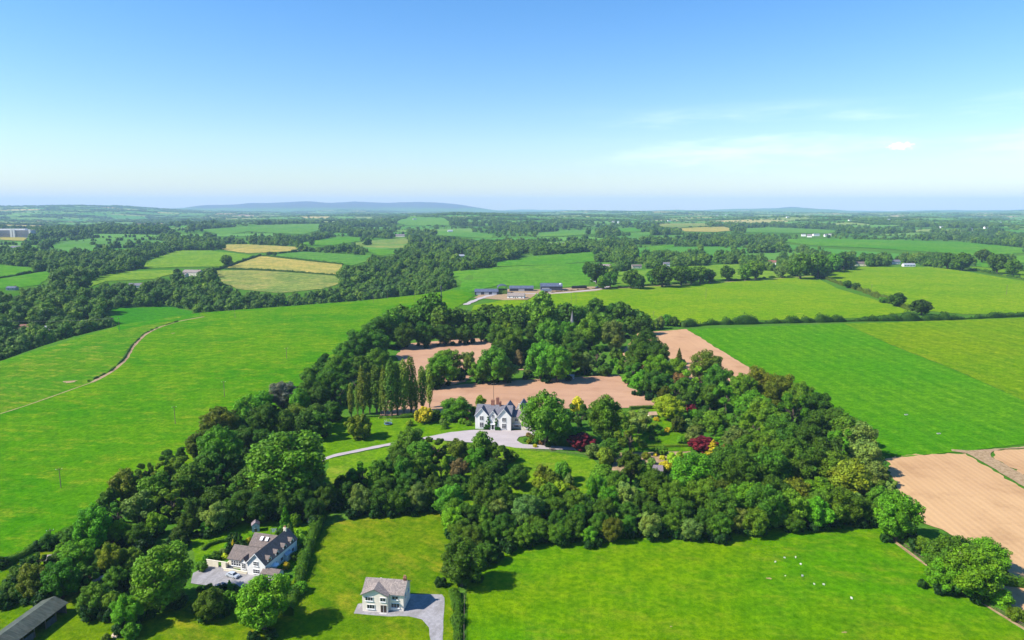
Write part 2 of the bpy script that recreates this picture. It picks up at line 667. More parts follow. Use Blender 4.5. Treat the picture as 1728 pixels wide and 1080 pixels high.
def drape(name, pts, mat, off=0.06, step=None, label=None, amp=None):
    """a sheet that follows the terrain inside an outline of (x, y) points"""
    P = np.array(pts)
    d = np.hypot(P[:, 0], P[:, 1]).mean()
    ext = (P.max(0) - P.min(0)).max()
    step = step or max(4.0, min(ext / 14, d * 0.03))
    amp = 0.0006 * d if amp is None else amp
    pts = rough_edge(pts, amp, max(2.5, d * 0.008))
    tri = tessellate_polygon([[Vector((p[0], p[1], 0)) for p in pts]])
    bm = bmesh.new()
    vs_ = [bm.verts.new((p[0], p[1], 0)) for p in pts]
    for a, b, c in tri:
        try:
            bm.faces.new((vs_[a], vs_[b], vs_[c]))
        except ValueError:
            pass
    P = np.array(pts)
    lo, hi = P.min(0), P.max(0)
    for ax in (0, 1):
        x = lo[ax] + step
        no = (1, 0, 0) if ax == 0 else (0, 1, 0)
        while x < hi[ax]:
            co = (x, 0, 0) if ax == 0 else (0, x, 0)
            bmesh.ops.bisect_plane(bm, geom=bm.verts[:] + bm.edges[:] + bm.faces[:], plane_co=co, plane_no=no)
            x += step
    bmesh.ops.recalc_face_normals(bm, faces=bm.faces)
    co = np.array([v.co[:] for v in bm.verts])
    z = T(co[:, 0], co[:, 1]) + off + 0.0005 * np.hypot(co[:, 0], co[:, 1])
    for v, zz in zip(bm.verts, z):
        v.co.z = zz
    for f in bm.faces:
        f.smooth = True
        if f.normal.z < 0:
            f.normal_flip()
    me = bpy.data.meshes.new(name)
    bm.to_mesh(me)
    bm.free()
    me.materials.append(mat)
    o = link(bpy.data.objects.new(name, me))
    tag(o, label, name.replace('_', ' '), kind='structure')
    return o


PXFIELDS = []                      # outlines in photo pixels: trees of the far woods keep off them


def field(pix, mat, label, off=0.06, name='field', keep=True, flatmap=False, amp=None):
    pts = [flat(a, b) if flatmap else G(a, b)[:2] for a, b in pix]
    if keep:
        PXFIELDS.append(np.array(pix, float))
    if name == 'ploughed_field' and amp is None:
        amp = 0.6
    return drape(name, pts, mat, off, label=label, amp=amp)


GREEN = grass_mat('grass_lush', (0.048, 0.190, 0.003), (0.070, 0.205, 0.004), (0.21, 0.24, 0.02), 0.5, rot=0.35)
GREEN_L = grass_mat('grass_left_pasture', (0.044, 0.178, 0.002), (0.084, 0.206, 0.003), (0.26, 0.27, 0.02), 0.5, rot=0.12)
VALLEY = grass_mat('grass_valley_field', (0.032, 0.175, 0.004), (0.042, 0.185, 0.004), (0.08, 0.20, 0.02), 0.25, rot=0.1)
GREEN_Y = grass_mat('grass_upper_pasture', (0.070, 0.185, 0.006), (0.050, 0.180, 0.006), (0.32, 0.29, 0.04), 0.6, rot=0.3)
GREEN_R = grass_mat('grass_right_field', (0.058, 0.205, 0.003), (0.074, 0.212, 0.004), (0.12, 0.25, 0.01), 0.55, rot=1.535, stripe=0.6, stripe_w=11)
GREEN_RY = grass_mat('grass_right_field_yellow', (0.140, 0.225, 0.002), (0.112, 0.218, 0.002), (0.22, 0.26, 0.02), 0.6, rot=1.535, stripe=0.5, stripe_w=16)
LIME = grass_mat('grass_lime', (0.108, 0.228, 0.002), (0.145, 0.248, 0.003), (0.26, 0.29, 0.03), 0.6, rot=-0.2)
SHEEPF = grass_mat('grass_sheep_field', (0.108, 0.208, 0.001), (0.062, 0.195, 0.001), (0.22, 0.23, 0.02), 0.45, rot=0.2)
ROUGH = grass_mat('grass_rough_meadow', (0.075, 0.160, 0.002), (0.115, 0.185, 0.003), (0.26, 0.22, 0.02), 0.6, rot=0.6)
LAWN = grass_mat('grass_lawn', (0.080, 0.190, 0.003), (0.100, 0.210, 0.004), (0.14, 0.24, 0.02), 0.2, rot=0.1)
MEADOW = grass_mat('grass_meadow', (0.100, 0.215, 0.006), (0.125, 0.225, 0.008), (0.24, 0.25, 0.04), 0.6, rot=0.0)
PALE = grass_mat('grass_pale', (0.075, 0.200, 0.030), (0.095, 0.215, 0.030), (0.18, 0.24, 0.06), 0.4, rot=0.1, size=4)
FARG = grass_mat('grass_far_green', (0.060, 0.200, 0.012), (0.085, 0.215, 0.016), (0.16, 0.23, 0.04), 0.4, rot=0.1, size=4)
FARL = grass_mat('grass_far_lime', (0.110, 0.225, 0.016), (0.135, 0.235, 0.020), (0.22, 0.25, 0.05), 0.4, rot=0.1, size=4)
TAN = grass_mat('stubble_tan', (0.330, 0.270, 0.075), (0.280, 0.260, 0.070), (0.42, 0.33, 0.12), 0.6, rot=0.05, size=4)
TANG = grass_mat('stubble_greenish', (0.120, 0.205, 0.045), (0.200, 0.225, 0.060), (0.33, 0.27, 0.10), 0.8, rot=-0.1, size=4)
SOIL_A = soil_mat('ploughed_soil_pink', (0.430, 0.255, 0.155), (0.385, 0.220, 0.130), 0.10)
SOIL_B = soil_mat('ploughed_soil_right', (0.480, 0.300, 0.148), (0.440, 0.268, 0.132), 1.639, 2.6)
SOIL_C = soil_mat('ploughed_soil_mid', (0.450, 0.268, 0.145), (0.415, 0.240, 0.128), 1.535, 2.0)
t_ = NT('gravel')
_g = t_.noise(t_.pos(), 3.0, 5, 0.8)
_g2 = t_.noise(t_.pos((0.10, 0.22, 0), 0.1), 1.0, 6, 0.7)
GRAVEL = t_.surface(t_.mix(t_.ramp(t_.math('ADD', t_.math('MULTIPLY', _g, 0.5), t_.math('MULTIPLY', _g2, 0.5)), 0.35, 0.65), (0.32, 0.275, 0.265), (0.41, 0.355, 0.34)), 0.95, bump=_g, bstr=0.3)
t_ = NT('dirt_track')
_g = t_.noise(t_.pos(), 0.7, 5, 0.75)
DIRT = t_.surface(t_.mix(t_.ramp(_g, 0.35, 0.65), (0.22, 0.145, 0.07), (0.36, 0.25, 0.14)), 0.95, bump=_g, bstr=0.4)
t_ = NT('forest_floor')
_g = t_.noise(t_.pos(), 0.5, 5, 0.75)
FLOOR = t_.surface(t_.mix(t_.ramp(_g, 0.35, 0.65), (0.018, 0.028, 0.008), (0.03, 0.06, 0.010)), 0.95, bump=_g, bstr=0.5)
t_ = NT('grey_asphalt')
_g = t_.noise(t_.pos(), 1.2, 5, 0.75)
_g3 = t_.noise(t_.pos((0.35, 0.12, 0), 0.3), 1.0, 6, 0.7)
ASPH = t_.surface(t_.mix(t_.ramp(_g3, 0.4, 0.62, 0, 0.55), t_.mix(t_.ramp(_g, 0.3, 0.7), (0.24, 0.225, 0.225), (0.34, 0.32, 0.315)), (0.17, 0.155, 0.14)), 0.9, bump=_g, bstr=0.2)

# --- near and middle fields, outlines read off the photograph
field([(-260, 1060), (0, 962), (130, 905), (330, 800), (470, 690), (640, 570), (770, 520), (800, 500), (700, 503), (480, 522), (345, 535), (300, 543), (245, 566),
       (207, 612), (152, 648), (0, 700), (-260, 775)], GREEN_L, 'wide bright green pasture on the left, right of the dirt track')
ub = [(-260, 776), (0, 701), (152, 649), (207, 613), (245, 567), (300, 544), (345, 536)]
ptsu = [G(a, b)[:2] for a, b in ub]
for a, b in ((330, 530), (200, 551), (100, 577), (0, 613), (-200, 655)):
    p = flat(a, b)
    ptsu.append(p * (1 + 26 / np.hypot(*p)))
drape('field', ptsu, GREEN_Y, 0.05, label='yellowish pasture on the hill shoulder, left of the dirt track')
PXFIELDS.append(np.array([(-400, 776), (0, 701), (152, 649), (207, 613), (245, 567), (345, 536), (345, 533), (200, 554), (100, 580), (0, 616), (-400, 720)], float))
p1 = [G(a, b)[:2] for a, b in ((345, 536), (480, 523), (700, 504), (800, 500))]
for a, b in ((790, 491), (700, 499), (600, 509), (480, 518), (330, 530)):
    p = flat(a, b)
    p1.append(p * (1 + 24 / np.hypot(*p)))
drape('field', p1, GREEN_L, 0.045, label='strip of pasture along the crest above the wooded valley')

field([(1040, 605), (1078, 562), (1158, 556), (1283, 632), (1262, 655), (1130, 640)], SOIL_C, 'bare pink-brown ploughed strip beside the right green field', name='ploughed_field')
field([(636, 708), (655, 668), (735, 654), (780, 649), (880, 642), (1030, 634), (1046, 633), (1062, 655), (1118, 668), (1108, 688), (990, 690), (880, 690), (740, 700)], SOIL_A,
      'ploughed field directly behind the white manor', name='ploughed_field')
field([(700, 655), (668, 600), (690, 580), (800, 571), (830, 574), (826, 606), (785, 645), (740, 655)], SOIL_A, 'small ploughed field behind the poplars', name='ploughed_field')
field([(868, 625), (868, 600), (882, 600), (884, 625)], SOIL_A, 'glimpse of ploughed soil through the copse gap', name='ploughed_field', off=0.05)
field([(1158, 556), (1300, 551), (1424, 547), (1516, 588), (1618, 628), (1740, 683), (1830, 720), (1830, 735), (1728, 750), (1632, 762), (1512, 772), (1470, 760), (1380, 700), (1283, 632)], GREEN_R,
      'vivid green field right of the ploughed strip')
field([(1424, 547), (1728, 537), (1860, 532), (1860, 735), (1740, 682), (1618, 627), (1516, 587)], GREEN_RY, 'yellow-green half of the right field')
field([(1495, 774), (1512, 769), (1629, 766), (1728, 826), (1840, 895), (1840, 1100), (1700, 1020), (1600, 900), (1530, 868)], SOIL_B, 'pinkish bare ploughed field at the right edge', name='ploughed_field')
field([(1678, 761), (1840, 751), (1840, 868), (1728, 802), (1676, 772)], SOIL_B, 'corner of a ploughed field beyond the farm track', name='ploughed_field')
field([(1605, 759), (1632, 761), (1700, 757), (1840, 744), (1840, 750), (1690, 759), (1674, 763), (1672, 771), (1690, 781), (1728, 803), (1840, 870), (1840, 893), (1728, 822), (1650, 776), (1632, 766), (1606, 762)], DIRT,
      'brown farm track forking by the ploughed fields', name='dirt_track', off=0.08)
field([(785, 1200), (788, 985), (838, 925), (1000, 915), (1300, 892), (1480, 885), (1500, 905), (1560, 952), (1660, 1022), (1760, 1078), (1860, 1130), (1860, 1300), (785, 1300)], SHEEPF,
      'bright green sheep pasture at the bottom right')
field([(575, 880), (700, 862), (752, 868), (775, 1000), (776, 1090), (770, 1300), (-100, 1300), (-60, 1120), (240, 1050), (330, 1010), (480, 1000), (520, 940), (548, 890)], ROUGH,
      'rough meadow around the empty house')
field([(-200, 1150), (-120, 1030), (0, 1015), (80, 990), (240, 1010), (240, 1052), (-60, 1125)], ROUGH, 'rough grass beside the long green barn')
field([(-200, 1010), (0, 968), (112, 903), (135, 960), (80, 993), (0, 1018), (-120, 1035)], ROUGH, 'overgrown grass between the left hedge and the barn', off=0.03)
field([(540, 790), (548, 725), (570, 704), (740, 700), (800, 706), (810, 724), (760, 731), (720, 738), (560, 772)], LAWN, 'mown lawn left of the white manor', name='lawn')
field([(545, 830), (556, 775), (720, 742), (770, 748), (870, 754), (940, 765), (1000, 775), (1015, 790), (1008, 840), (900, 870), (600, 850)], MEADOW, 'light green meadow below the manor drive', name='meadow')
field([(1060, 760), (1068, 690), (1110, 686), (1150, 700), (1170, 745), (1165, 762)], LAWN, 'small garden lawn with clipped hedges', name='lawn')
field([(1030, 800), (1040, 765), (1165, 762), (1170, 780), (1120, 800), (1090, 812)], DIRT, 'bare earth of the kitchen garden', name='garden_soil', off=0.09)
field([(330, 950), (320, 900), (380, 880), (480, 875), (545, 868), (530, 905), (505, 960), (440, 960), (400, 930)], LAWN, 'garden lawn behind the left white house', name='lawn', off=0.07)
field([(720, 738), (760, 730), (800, 726), (905, 727), (900, 735), (876, 738), (872, 744), (882, 750), (930, 753), (985, 757), (986, 761), (930, 759), (880, 757), (830, 751), (790, 747), (745, 744)], GRAVEL,
      'pale gravel forecourt in front of the white manor', name='gravel_forecourt', off=0.10)
field([(520, 783), (562, 768), (620, 756), (665, 747), (720, 737.5), (745, 741), (745, 744), (720, 741.5), (668, 750.5), (620, 760), (562, 772.5), (522, 787)], GRAVEL, 'pale gravel drive crossing the lawn', name='drive', off=0.12)
field([(322, 985), (326, 968), (352, 955), (388, 958), (432, 970), (445, 985), (420, 1000), (395, 985), (360, 990)], ASPH, 'grey parking court before the left white house', name='parking_court', off=0.09)
field([(597, 1036), (604, 1020), (690, 1003), (746, 1004), (750, 1010), (748, 1050), (746, 1100), (744, 1250), (724, 1250), (727, 1085), (724, 1060), (712, 1046), (690, 1041), (640, 1040)], ASPH,
      'grey driveway curving up to the empty house', name='driveway', off=0.09)
# dirt track over the left pasture
def strip(pix, w, mat, label, name, off=0.09):
    c = [G(a, b)[:2] for a, b in pix]
    c = np.array(c)
    dense = []
    for i in range(len(c) - 1):
        k = max(2, int(np.hypot(*(c[i + 1] - c[i])) / 6))
        for j in range(k):
            dense.append(c[i] + (c[i + 1] - c[i]) * j / k)
    dense.append(c[-1])
    c = np.array(dense)
    for _ in range(3):
        c[1:-1] = (c[:-2] + 2 * c[1:-1] + c[2:]) / 4
    tg = np.gradient(c, axis=0)
    tg /= np.hypot(tg[:, 0], tg[:, 1])[:, None]
    nn = np.stack([-tg[:, 1], tg[:, 0]], -1)
    ww = w * (1 + 0.25 * rng.normal(0, 1, len(c)).clip(-1, 1))[:, None] / 2
    pts = np.vstack([c + nn * ww, (c - nn * ww)[::-1]])
    return drape(name, [p for p in pts], mat, off, label=label, amp=0.0)


strip([(345, 535), (300, 543), (268, 553), (245, 565), (225, 585), (212, 608), (190, 628), (155, 646)], 2.4, DIRT, 'winding brown dirt track over the left pasture', 'dirt_track')
strip([(155, 646), (110, 662), (60, 680), (0, 700), (-60, 716)], 0.9, DIRT, 'faint worn line continuing the dirt track to the left edge', 'dirt_track')
strip([(785, 515), (800, 508), (822, 500), (850, 495), (880, 495), (905, 497), (960, 494), (1010, 489), (1028, 485), (1010, 478), (1000, 472)], 7, GRAVEL, 'pale farm road along the barns', 'road', off=0.14)
field([(800, 503), (828, 488), (910, 489), (1000, 484), (1030, 486), (1003, 492), (904, 499), (890, 506), (850, 507)], DIRT, 'dusty farmyard around the barns', name='farmyard', off=0.1)
strip([(1372, 466.5), (1280, 473), (1095, 484), (1003, 490), (905, 498.5)], 3.5, DIRT, 'thin bare headland along the top of the lime field', 'dirt_track', off=0.12)
strip([(1498, 906), (1560, 953), (1650, 1016), (1735, 1066)], 1.1, DIRT, 'worn path along the fence of the sheep pasture', 'path', off=0.09)
strip([(690, 752), (700, 742), (712, 730), (716, 722)], 1.2, GREEN, 'narrow dark mown path over the lawn', 'path', off=0.10)

# --- middle distance
field([(800, 516), (850, 507), (890, 507), (904, 499), (1003, 490), (1095, 484), (1280, 473), (1372, 467), (1415, 488), (1492, 511), (1542, 527), (1451, 537), (1288, 541), (1180, 548), (1060, 552), (900, 545), (790, 535)], LIME,
      'long lime green field below the farm')
field([(1397, 462), (1441, 451), (1568, 451), (1619, 457), (1728, 475), (1900, 500), (1900, 530), (1728, 528), (1632, 531), (1573, 526), (1540, 524), (1466, 494), (1415, 479), (1390, 468)], LIME,
      'lime green hillside field at the right')
field([(1588, 448), (1606, 446), (1728, 459), (1860, 470), (1860, 488), (1728, 473), (1683, 465), (1619, 453)], MEADOW, 'narrow pale field above the right hillside')
field([(751, 461), (840, 451), (972, 445), (1031, 443), (1028, 452), (998, 467), (993, 481), (950, 486), (840, 482), (800, 492), (790, 494), (775, 491), (780, 475)], FARG, 'pale green field behind the farm barns')
field([(804, 447), (900, 433), (998, 425), (1013, 440), (950, 446), (840, 450)], FARG, 'green field above the farm')
field([(1039, 460), (1095, 455), (1133, 451), (1247, 446), (1252, 452), (1222, 468), (1120, 478), (1039, 482)], FARL, 'lime strip behind the row of field trees')
field([(1160, 470), (1252, 455), (1372, 462), (1372, 467), (1280, 473)], FARL, 'lime corner under the row of field trees')
field([(0, 447), (76, 455), (0, 469), (-80, 474), (-80, 440)], FARG, 'upper bright field at the left edge')
field([(-80, 476), (0, 471), (84, 457), (94, 460), (67, 481), (15, 488), (-80, 486)], FARG, 'lower bright field at the left edge')
field([(222, 450), (255, 439), (300, 423), (356, 423), (430, 432), (377, 450), (321, 451), (250, 453)], FARL, 'bright sloping field with a lone tree')
field([(122, 480), (178, 465), (222, 458), (295, 456), (300, 461), (255, 472), (178, 475), (153, 485)], FARL, 'narrow bright field above the far bungalow')
field([(380, 453), (440, 432.5), (578, 447), (572, 465), (420, 455.5)], TAN, 'golden stubble field left of centre')
field([(363, 457), (420, 456.5), (570, 466), (578, 478), (542, 488), (471, 495), (400, 488), (375, 478)], TANG, 'pale green field fading to straw')
field([(452, 431), (509, 425), (626, 432), (618, 442), (595, 448), (578, 446.5)], PALE, 'pale green field above the golden stubble')
field([(349, 413), (420, 413), (520, 418), (515, 423), (420, 428), (382, 423)], TAN, 'thin straw-coloured field strip')
field([(334, 388), (440, 380), (540, 378), (542, 388), (512, 396), (420, 391), (374, 397)], PALE, 'large pale field far left of centre')
field([(509, 410), (562, 401), (611, 401), (608, 407), (562, 414), (516, 414)], FARG, 'green field strip behind the straw strip')
field([(629, 406), (687, 402), (690, 410), (682, 413), (598, 414), (596, 411)], TANG, 'upper of two straw fields at the centre')
field([(596, 415), (682, 414.5), (685, 419), (639, 419)], TANG, 'lower of two straw fields at the centre')
field([(703, 409), (731, 414), (720, 419), (705, 418)], TANG, 'small straw field beside the far wood')
field([(613, 422), (641, 418), (672, 424), (675, 429), (639, 431)], FARG, 'small green field below the straw fields')
field([(677, 428), (751, 433), (740, 436), (690, 433)], FARG, 'thin green strip before the far wood')
field([(723, 391), (776, 389), (832, 396), (830, 403), (792, 401), (731, 397)], PALE, 'pale field behind the far wood')
field([(659, 376), (695, 366), (751, 368), (764, 381), (695, 382)], PALE, 'far pale field near the horizon at the centre')
field([(766, 377), (838, 378), (830, 381), (770, 381)], PALE, 'thin pale strip near the horizon')
field([(904, 394), (955, 389), (1008, 389), (1005, 395), (947, 399), (906, 400)], PALE, 'pale field right of centre near the horizon')
field([(1145, 386), (1222, 383), (1247, 389), (1207, 392), (1156, 391)], TAN, 'far golden field right of centre')
field([(1110, 378), (1191, 377), (1196, 382), (1145, 385), (1115, 383)], TANG, 'far yellowish field behind the golden one')
field([(1039, 386), (1069, 385), (1090, 391), (1054, 392)], FARG, 'far small green field')
field([(1056, 394), (1115, 391), (1110, 396), (1064, 400)], PALE, 'far small pale field')
field([(1095, 417), (1161, 411), (1125, 419), (1097, 424)], FARG, 'green clearing before the right wood')
field([(1067, 428), (1097, 427), (1096, 434), (1074, 434)], FARG, 'tiny green clearing between trees')
field([(1197, 432), (1227, 431), (1222, 442), (1197, 445)], FARG, 'green gap between the field trees')
field([(1321, 404), (1415, 404), (1517, 406), (1619, 409), (1728, 419), (1850, 430), (1850, 436), (1728, 428), (1644, 432), (1594, 427), (1466, 419), (1377, 415), (1324, 409)], FARG, 'long green field at the far right')
field([(1698, 434), (1728, 432), (1800, 430), (1800, 448), (1728, 445), (1700, 442)], FARG, 'bright field at the right edge')
field([(1647, 438), (1667, 438), (1667, 453), (1647, 450)], FARG, 'bright gap between the right trees')
field([(1240, 386), (1300, 384), (1420, 389), (1400, 395), (1260, 393)], PALE, 'far pale field at the right')
field([(175, 520), (290, 518.5), (330, 527), (335, 533), (200, 558), (192, 540)], VALLEY, 'bright green field on the far side of the valley')
field([(45, 432), (80, 433), (82, 437), (46, 437)], FARL, 'tiny bright clearing in the left woods')
field([(50, 415), (150, 412), (155, 416), (60, 420)], PALE, 'pale strip in the left woods')
field([(0, 399), (46, 402), (40, 407), (0, 405)], TAN, 'ochre yard below the far white block')

# ================================================================== trees
def ico(sub=1):
    bm = bmesh.new()
    bmesh.ops.create_icosphere(bm, subdivisions=sub, radius=1)
    v = np.array([q.co[:] for q in bm.verts])
    f = np.array([[a.index for a in p.verts] for p in bm.faces])
    bm.free()
    return v, f


ICO1, ICO2 = ico(1), ico(2)


def leaf_geo(c, n, s, rg, var):
    """folded leaf-spray cards at centres c facing n with size s"""
    N = len(c)
    a = rg.normal(size=(N, 3))
    t1 = np.cross(n, a)
    t1 /= np.linalg.norm(t1, axis=1)[:, None] + 1e-9
    t2 = np.cross(n, t1)
    s = s[:, None]
    p0, p2 = c - t1 * s * 0.62, c + t1 * s * 0.62
    p1 = c + t2 * s * 0.44 - n * s * 0.16
    p3 = c - t2 * s * 0.44 - n * s * 0.16
    v = np.stack([p0, p1, p2, p3], 1).reshape(-1, 3)
    i = np.arange(N)[:, None] * 4
    tris = np.concatenate([i + np.array([[0, 1, 2]]), i + np.array([[0, 2, 3]])])
    return v, tris, np.repeat(var, 4)


def crown_mesh(name, lobes, nleaf, size, seed, mat, core=0.74, coresub=1, up=0.25, jit=0.42, sub=0, subr=(0.28, 0.46), cv=0.25):
    """foliage spread over the outside of many lobes; lobes = (x, y, z, rx, ry, rz); sub = smaller tufts on each lobe"""
    rg = np.random.default_rng(seed)
    main = np.array(lobes)
    L = main
    if sub:
        ex = []
        mid = main[:, :3].mean(0)
        for lb in main:
            for _ in range(sub):
                d = rg.normal(size=3) + 0.7 * (lb[:3] - mid) / (np.linalg.norm(lb[:3] - mid) + 1e-6) + np.array([0, 0, 0.25])
                d /= np.linalg.norm(d)
                r = lb[3] * rg.uniform(*subr)
                c = lb[:3] + d * lb[3:] * rg.uniform(0.82, 1.08)
                ex.append((*c, r, r, r * 0.8))
        L = np.vstack([main, np.array(ex)])
    area = (L[:, 3] * L[:, 4] * L[:, 5]) ** (2 / 3)
    cnt = np.maximum(4, (nleaf * area / area.sum() * 1.7)).astype(int)
    C, Nn, S, Vv = [], [], [], []
    for k, lb in enumerate(L):
        d = rg.normal(size=(cnt[k], 3))
        d /= np.linalg.norm(d, axis=1)[:, None]
        rad = rg.uniform(0.80, 1.06, cnt[k])[:, None]
        p = lb[:3] + d * lb[3:] * rad
        ok = np.ones(len(p), bool)
        for j, o in enumerate(L):
            if j != k:
                ok &= (((p - o[:3]) / (o[3:] * 0.86)) ** 2).sum(1) > 1
        p, d = p[ok], d[ok]
        n = d / lb[3:]
        n /= np.linalg.norm(n, axis=1)[:, None]
        n = n + rg.normal(0, jit, n.shape) + np.array([0, 0, up])
        n /= np.linalg.norm(n, axis=1)[:, None]
        C.append(p)
        Nn.append(n)
        S.append(size * rg.uniform(0.6, 1.35, len(p)))
        Vv.append(np.clip(rg.normal(0.5 + rg.normal(0, 0.17), 0.2, len(p)), 0, 1))
    C, Nn, S, Vv = map(np.concatenate, (C, Nn, S, Vv))
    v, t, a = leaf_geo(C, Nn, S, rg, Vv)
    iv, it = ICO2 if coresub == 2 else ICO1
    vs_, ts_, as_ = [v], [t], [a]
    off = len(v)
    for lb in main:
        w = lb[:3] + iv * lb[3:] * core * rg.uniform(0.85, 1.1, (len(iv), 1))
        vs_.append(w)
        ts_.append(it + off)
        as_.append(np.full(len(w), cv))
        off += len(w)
    return np_mesh(name, np.concatenate(vs_), np.concatenate(ts_), None, [mat], np.concatenate(as_))


def broad_lobes(rg, n=30, Rr=6.0, zc=8.2, hz=5.6, spread=0.60, lr=(0.30, 0.44), squash=0.85):
    out = [(0, 0, zc, Rr * 0.62, Rr * 0.62, hz * 0.68)]
    for i in range(n):
        z = 1 - 2 * (i + 0.5) / n
        ph = i * 2.39996 + rg.uniform(-0.4, 0.4)
        z = np.clip(z + rg.uniform(-0.12, 0.12), -0.92, 1)
        q = math.sqrt(max(0, 1 - z * z))
        k = spread * rg.uniform(0.82, 1.22)
        r = Rr * rg.uniform(*lr)
        if z < -0.5:
            r *= 0.8
        out.append((q * math.cos(ph) * Rr * k * 1.1, q * math.sin(ph) * Rr * k * 1.1, zc + z * hz * k * 1.15, r, r, r * squash))
    return out


def fit(lobes, Rr, z0, z1, ext=1.06):
    """scale a set of lobes so that the crown fills radius Rr between z0 and z1"""
    L = np.array(lobes)
    rx = np.percentile(np.hypot(L[:, 0], L[:, 1]) + L[:, 3] * ext, 85)
    L[:, [0, 1, 3, 4]] *= Rr / rx
    lo, hi = (L[:, 2] - L[:, 5]).min(), (L[:, 2] + L[:, 5] * ext).max()
    k = (z1 - z0) / (hi - lo)
    L[:, 2] = z0 + (L[:, 2] - lo) * k
    L[:, 5] *= k
    return L


def trunk_mesh(name, h, r, limbs, seed, lh=0.55):
    rg = np.random.default_rng(seed)
    b = MB()
    lean = rg.uniform(-0.25, 0.25, 2)
    b.tube([(0, 0, -0.5), (0, 0, 0.25 * h), (lean[0], lean[1], h * 0.6)], [r * 1.35, r, r * 0.55], 7)
    for i in range(limbs):
        a = i * 2.4 + rg.uniform(0, 0.6)
        z0 = h * rg.uniform(0.2, 0.42)
        L = h * rg.uniform(0.2, 0.30)
        b.tube([(0, 0, z0), (math.cos(a) * L * 0.55, math.sin(a) * L * 0.55, z0 + L * 0.6), (math.cos(a) * L, math.sin(a) * L, z0 + L * 1.15)], [r * 0.5, r * 0.35, r * 0.12], 5)
    return b.mesh(name, M['bark'])


PR = {}
PR['broad'] = []
for i in range(9):
    rg = np.random.default_rng(100 + i)
    nl = [15, 12, 18, 14, 11, 17, 13, 20, 12][i]
    lob = broad_lobes(rg, nl, 6.0, rg.uniform(7.7, 8.4), rg.uniform(5.2, 6.0), rg.uniform(0.58, 0.74), (0.28, 0.44))
    PR['broad'].append((trunk_mesh('trunk', 14, 0.42, 6, i), crown_mesh('crown', fit(lob, 6.0, rg.uniform(0.8, 2.2), 13.6, 1.2), 4600, 0.52, 200 + i, M['leaf'], core=0.8, sub=8)))
for i in range(3):                   # airier crowns with gaps
    rg = np.random.default_rng(120 + i)
    lob = broad_lobes(rg, 11, 6.0, 8.0, 5.6, 0.78, (0.22, 0.34))[1:]
    PR['broad'].append((trunk_mesh('trunk', 14, 0.42, 9, 20 + i), crown_mesh('crown', fit(lob, 6.2, 1.6, 13.9, 1.2), 3900, 0.50, 220 + i, M['leaf'], core=0.55, sub=9, jit=0.6)))
PR['fine'] = []                      # for the largest and nearest crowns
for i in range(4):
    rg = np.random.default_rng(140 + i)
    lob = broad_lobes(rg, 26, 6.0, 7.9, 5.8, 0.70, (0.24, 0.38))
    PR['fine'].append((trunk_mesh('trunk', 14, 0.42, 7, 40 + i), crown_mesh('crown', fit(lob, 6.0, rg.uniform(0.6, 1.6), 13.7, 1.2), 9500, 0.36, 240 + i, M['leaf'], core=0.8, sub=9)))
PR['mid'] = []                       # field trees half a kilometre or more away
for i in range(4):
    rg = np.random.default_rng(160 + i)
    lob = broad_lobes(rg, 18, 6.0, 8.3, 5.2, 0.6, (0.30, 0.46))
    PR['mid'].append((trunk_mesh('trunk', 14, 0.45, 5, 60 + i), crown_mesh('crown', fit(lob, 6.0, 1.8, 13.7, 1.2), 1700, 0.85, 260 + i, M['leaf'], core=0.8, sub=5)))
PR['poplar'] = []
for i in range(3):
    rg = np.random.default_rng(300 + i)
    lob = []
    for k in range(26):
        z = 3.2 + 14.6 * k / 25
        w = 1.55 * math.sin(math.pi * min(1, (z - 1.6) / 17.4)) ** 0.55
        a = k * 2.4
        r = 0.85 * w * rg.uniform(0.7, 1.05) + 0.12
        lob.append((math.cos(a) * w * 0.55, math.sin(a) * w * 0.55, z, r, r, r * 1.7))
    tb = MB().tube([(0, 0, -0.4), (0, 0, 6), (0.1, 0, 16)], [0.36, 0.27, 0.05], 7).mesh('trunk', M['bark'])
    PR['poplar'].append((tb, crown_mesh('crown', lob, 2600, 0.42, 320 + i, M['leaf'], core=0.5, up=0.5, jit=0.8)))
PR['conifer'] = []
for i in range(3):
    rg = np.random.default_rng(330 + i)
    lob = []
    for k in range(30):
        f = k / 29
        z = 1.0 + 11.0 * f
        w = 2.6 * (1 - f) ** 0.85 + 0.15
        a = k * 2.4
        r = 0.48 * w + 0.15
        lob.append((math.cos(a) * w * 0.6, math.sin(a) * w * 0.6, z, r, r, r * 0.8 + 0.15))
    tb = MB().tube([(0, 0, -0.3), (0, 0, 6), (0, 0, 11.8)], [0.25, 0.18, 0.03], 6).mesh('trunk', M['bark'])
    PR['conifer'].append((tb, crown_mesh('crown', lob, 2400, 0.42, 340 + i, M['leaf'], core=0.65, up=-0.1)))
PR['shrub'] = []
for i in range(5):
    rg = np.random.default_rng(360 + i)
    lob = broad_lobes(rg, 16, 1.5, 1.25, 1.2, 0.62, (0.32, 0.48))
    lob = [l for l in lob if l[2] > 0.25]
    PR['shrub'].append((None, crown_mesh('shrub', lob, 1300, 0.22, 380 + i, M['leaf'], core=0.78)))
PR['dome'] = []                      # clipped or naturally tight round bushes
for i in range(2):
    rg = np.random.default_rng(395 + i)
    lob = broad_lobes(rg, 44, 1.5, 1.25, 1.2, 0.80, (0.17, 0.25))
    lob[0] = (0, 0, 1.25, 1.22, 1.22, 1.1)
    lob = [l for l in lob if l[2] > 0.2]
    PR['dome'].append((None, crown_mesh('shrub', lob, 2600, 0.17, 398 + i, M['leaf'], core=0.9, jit=0.4)))

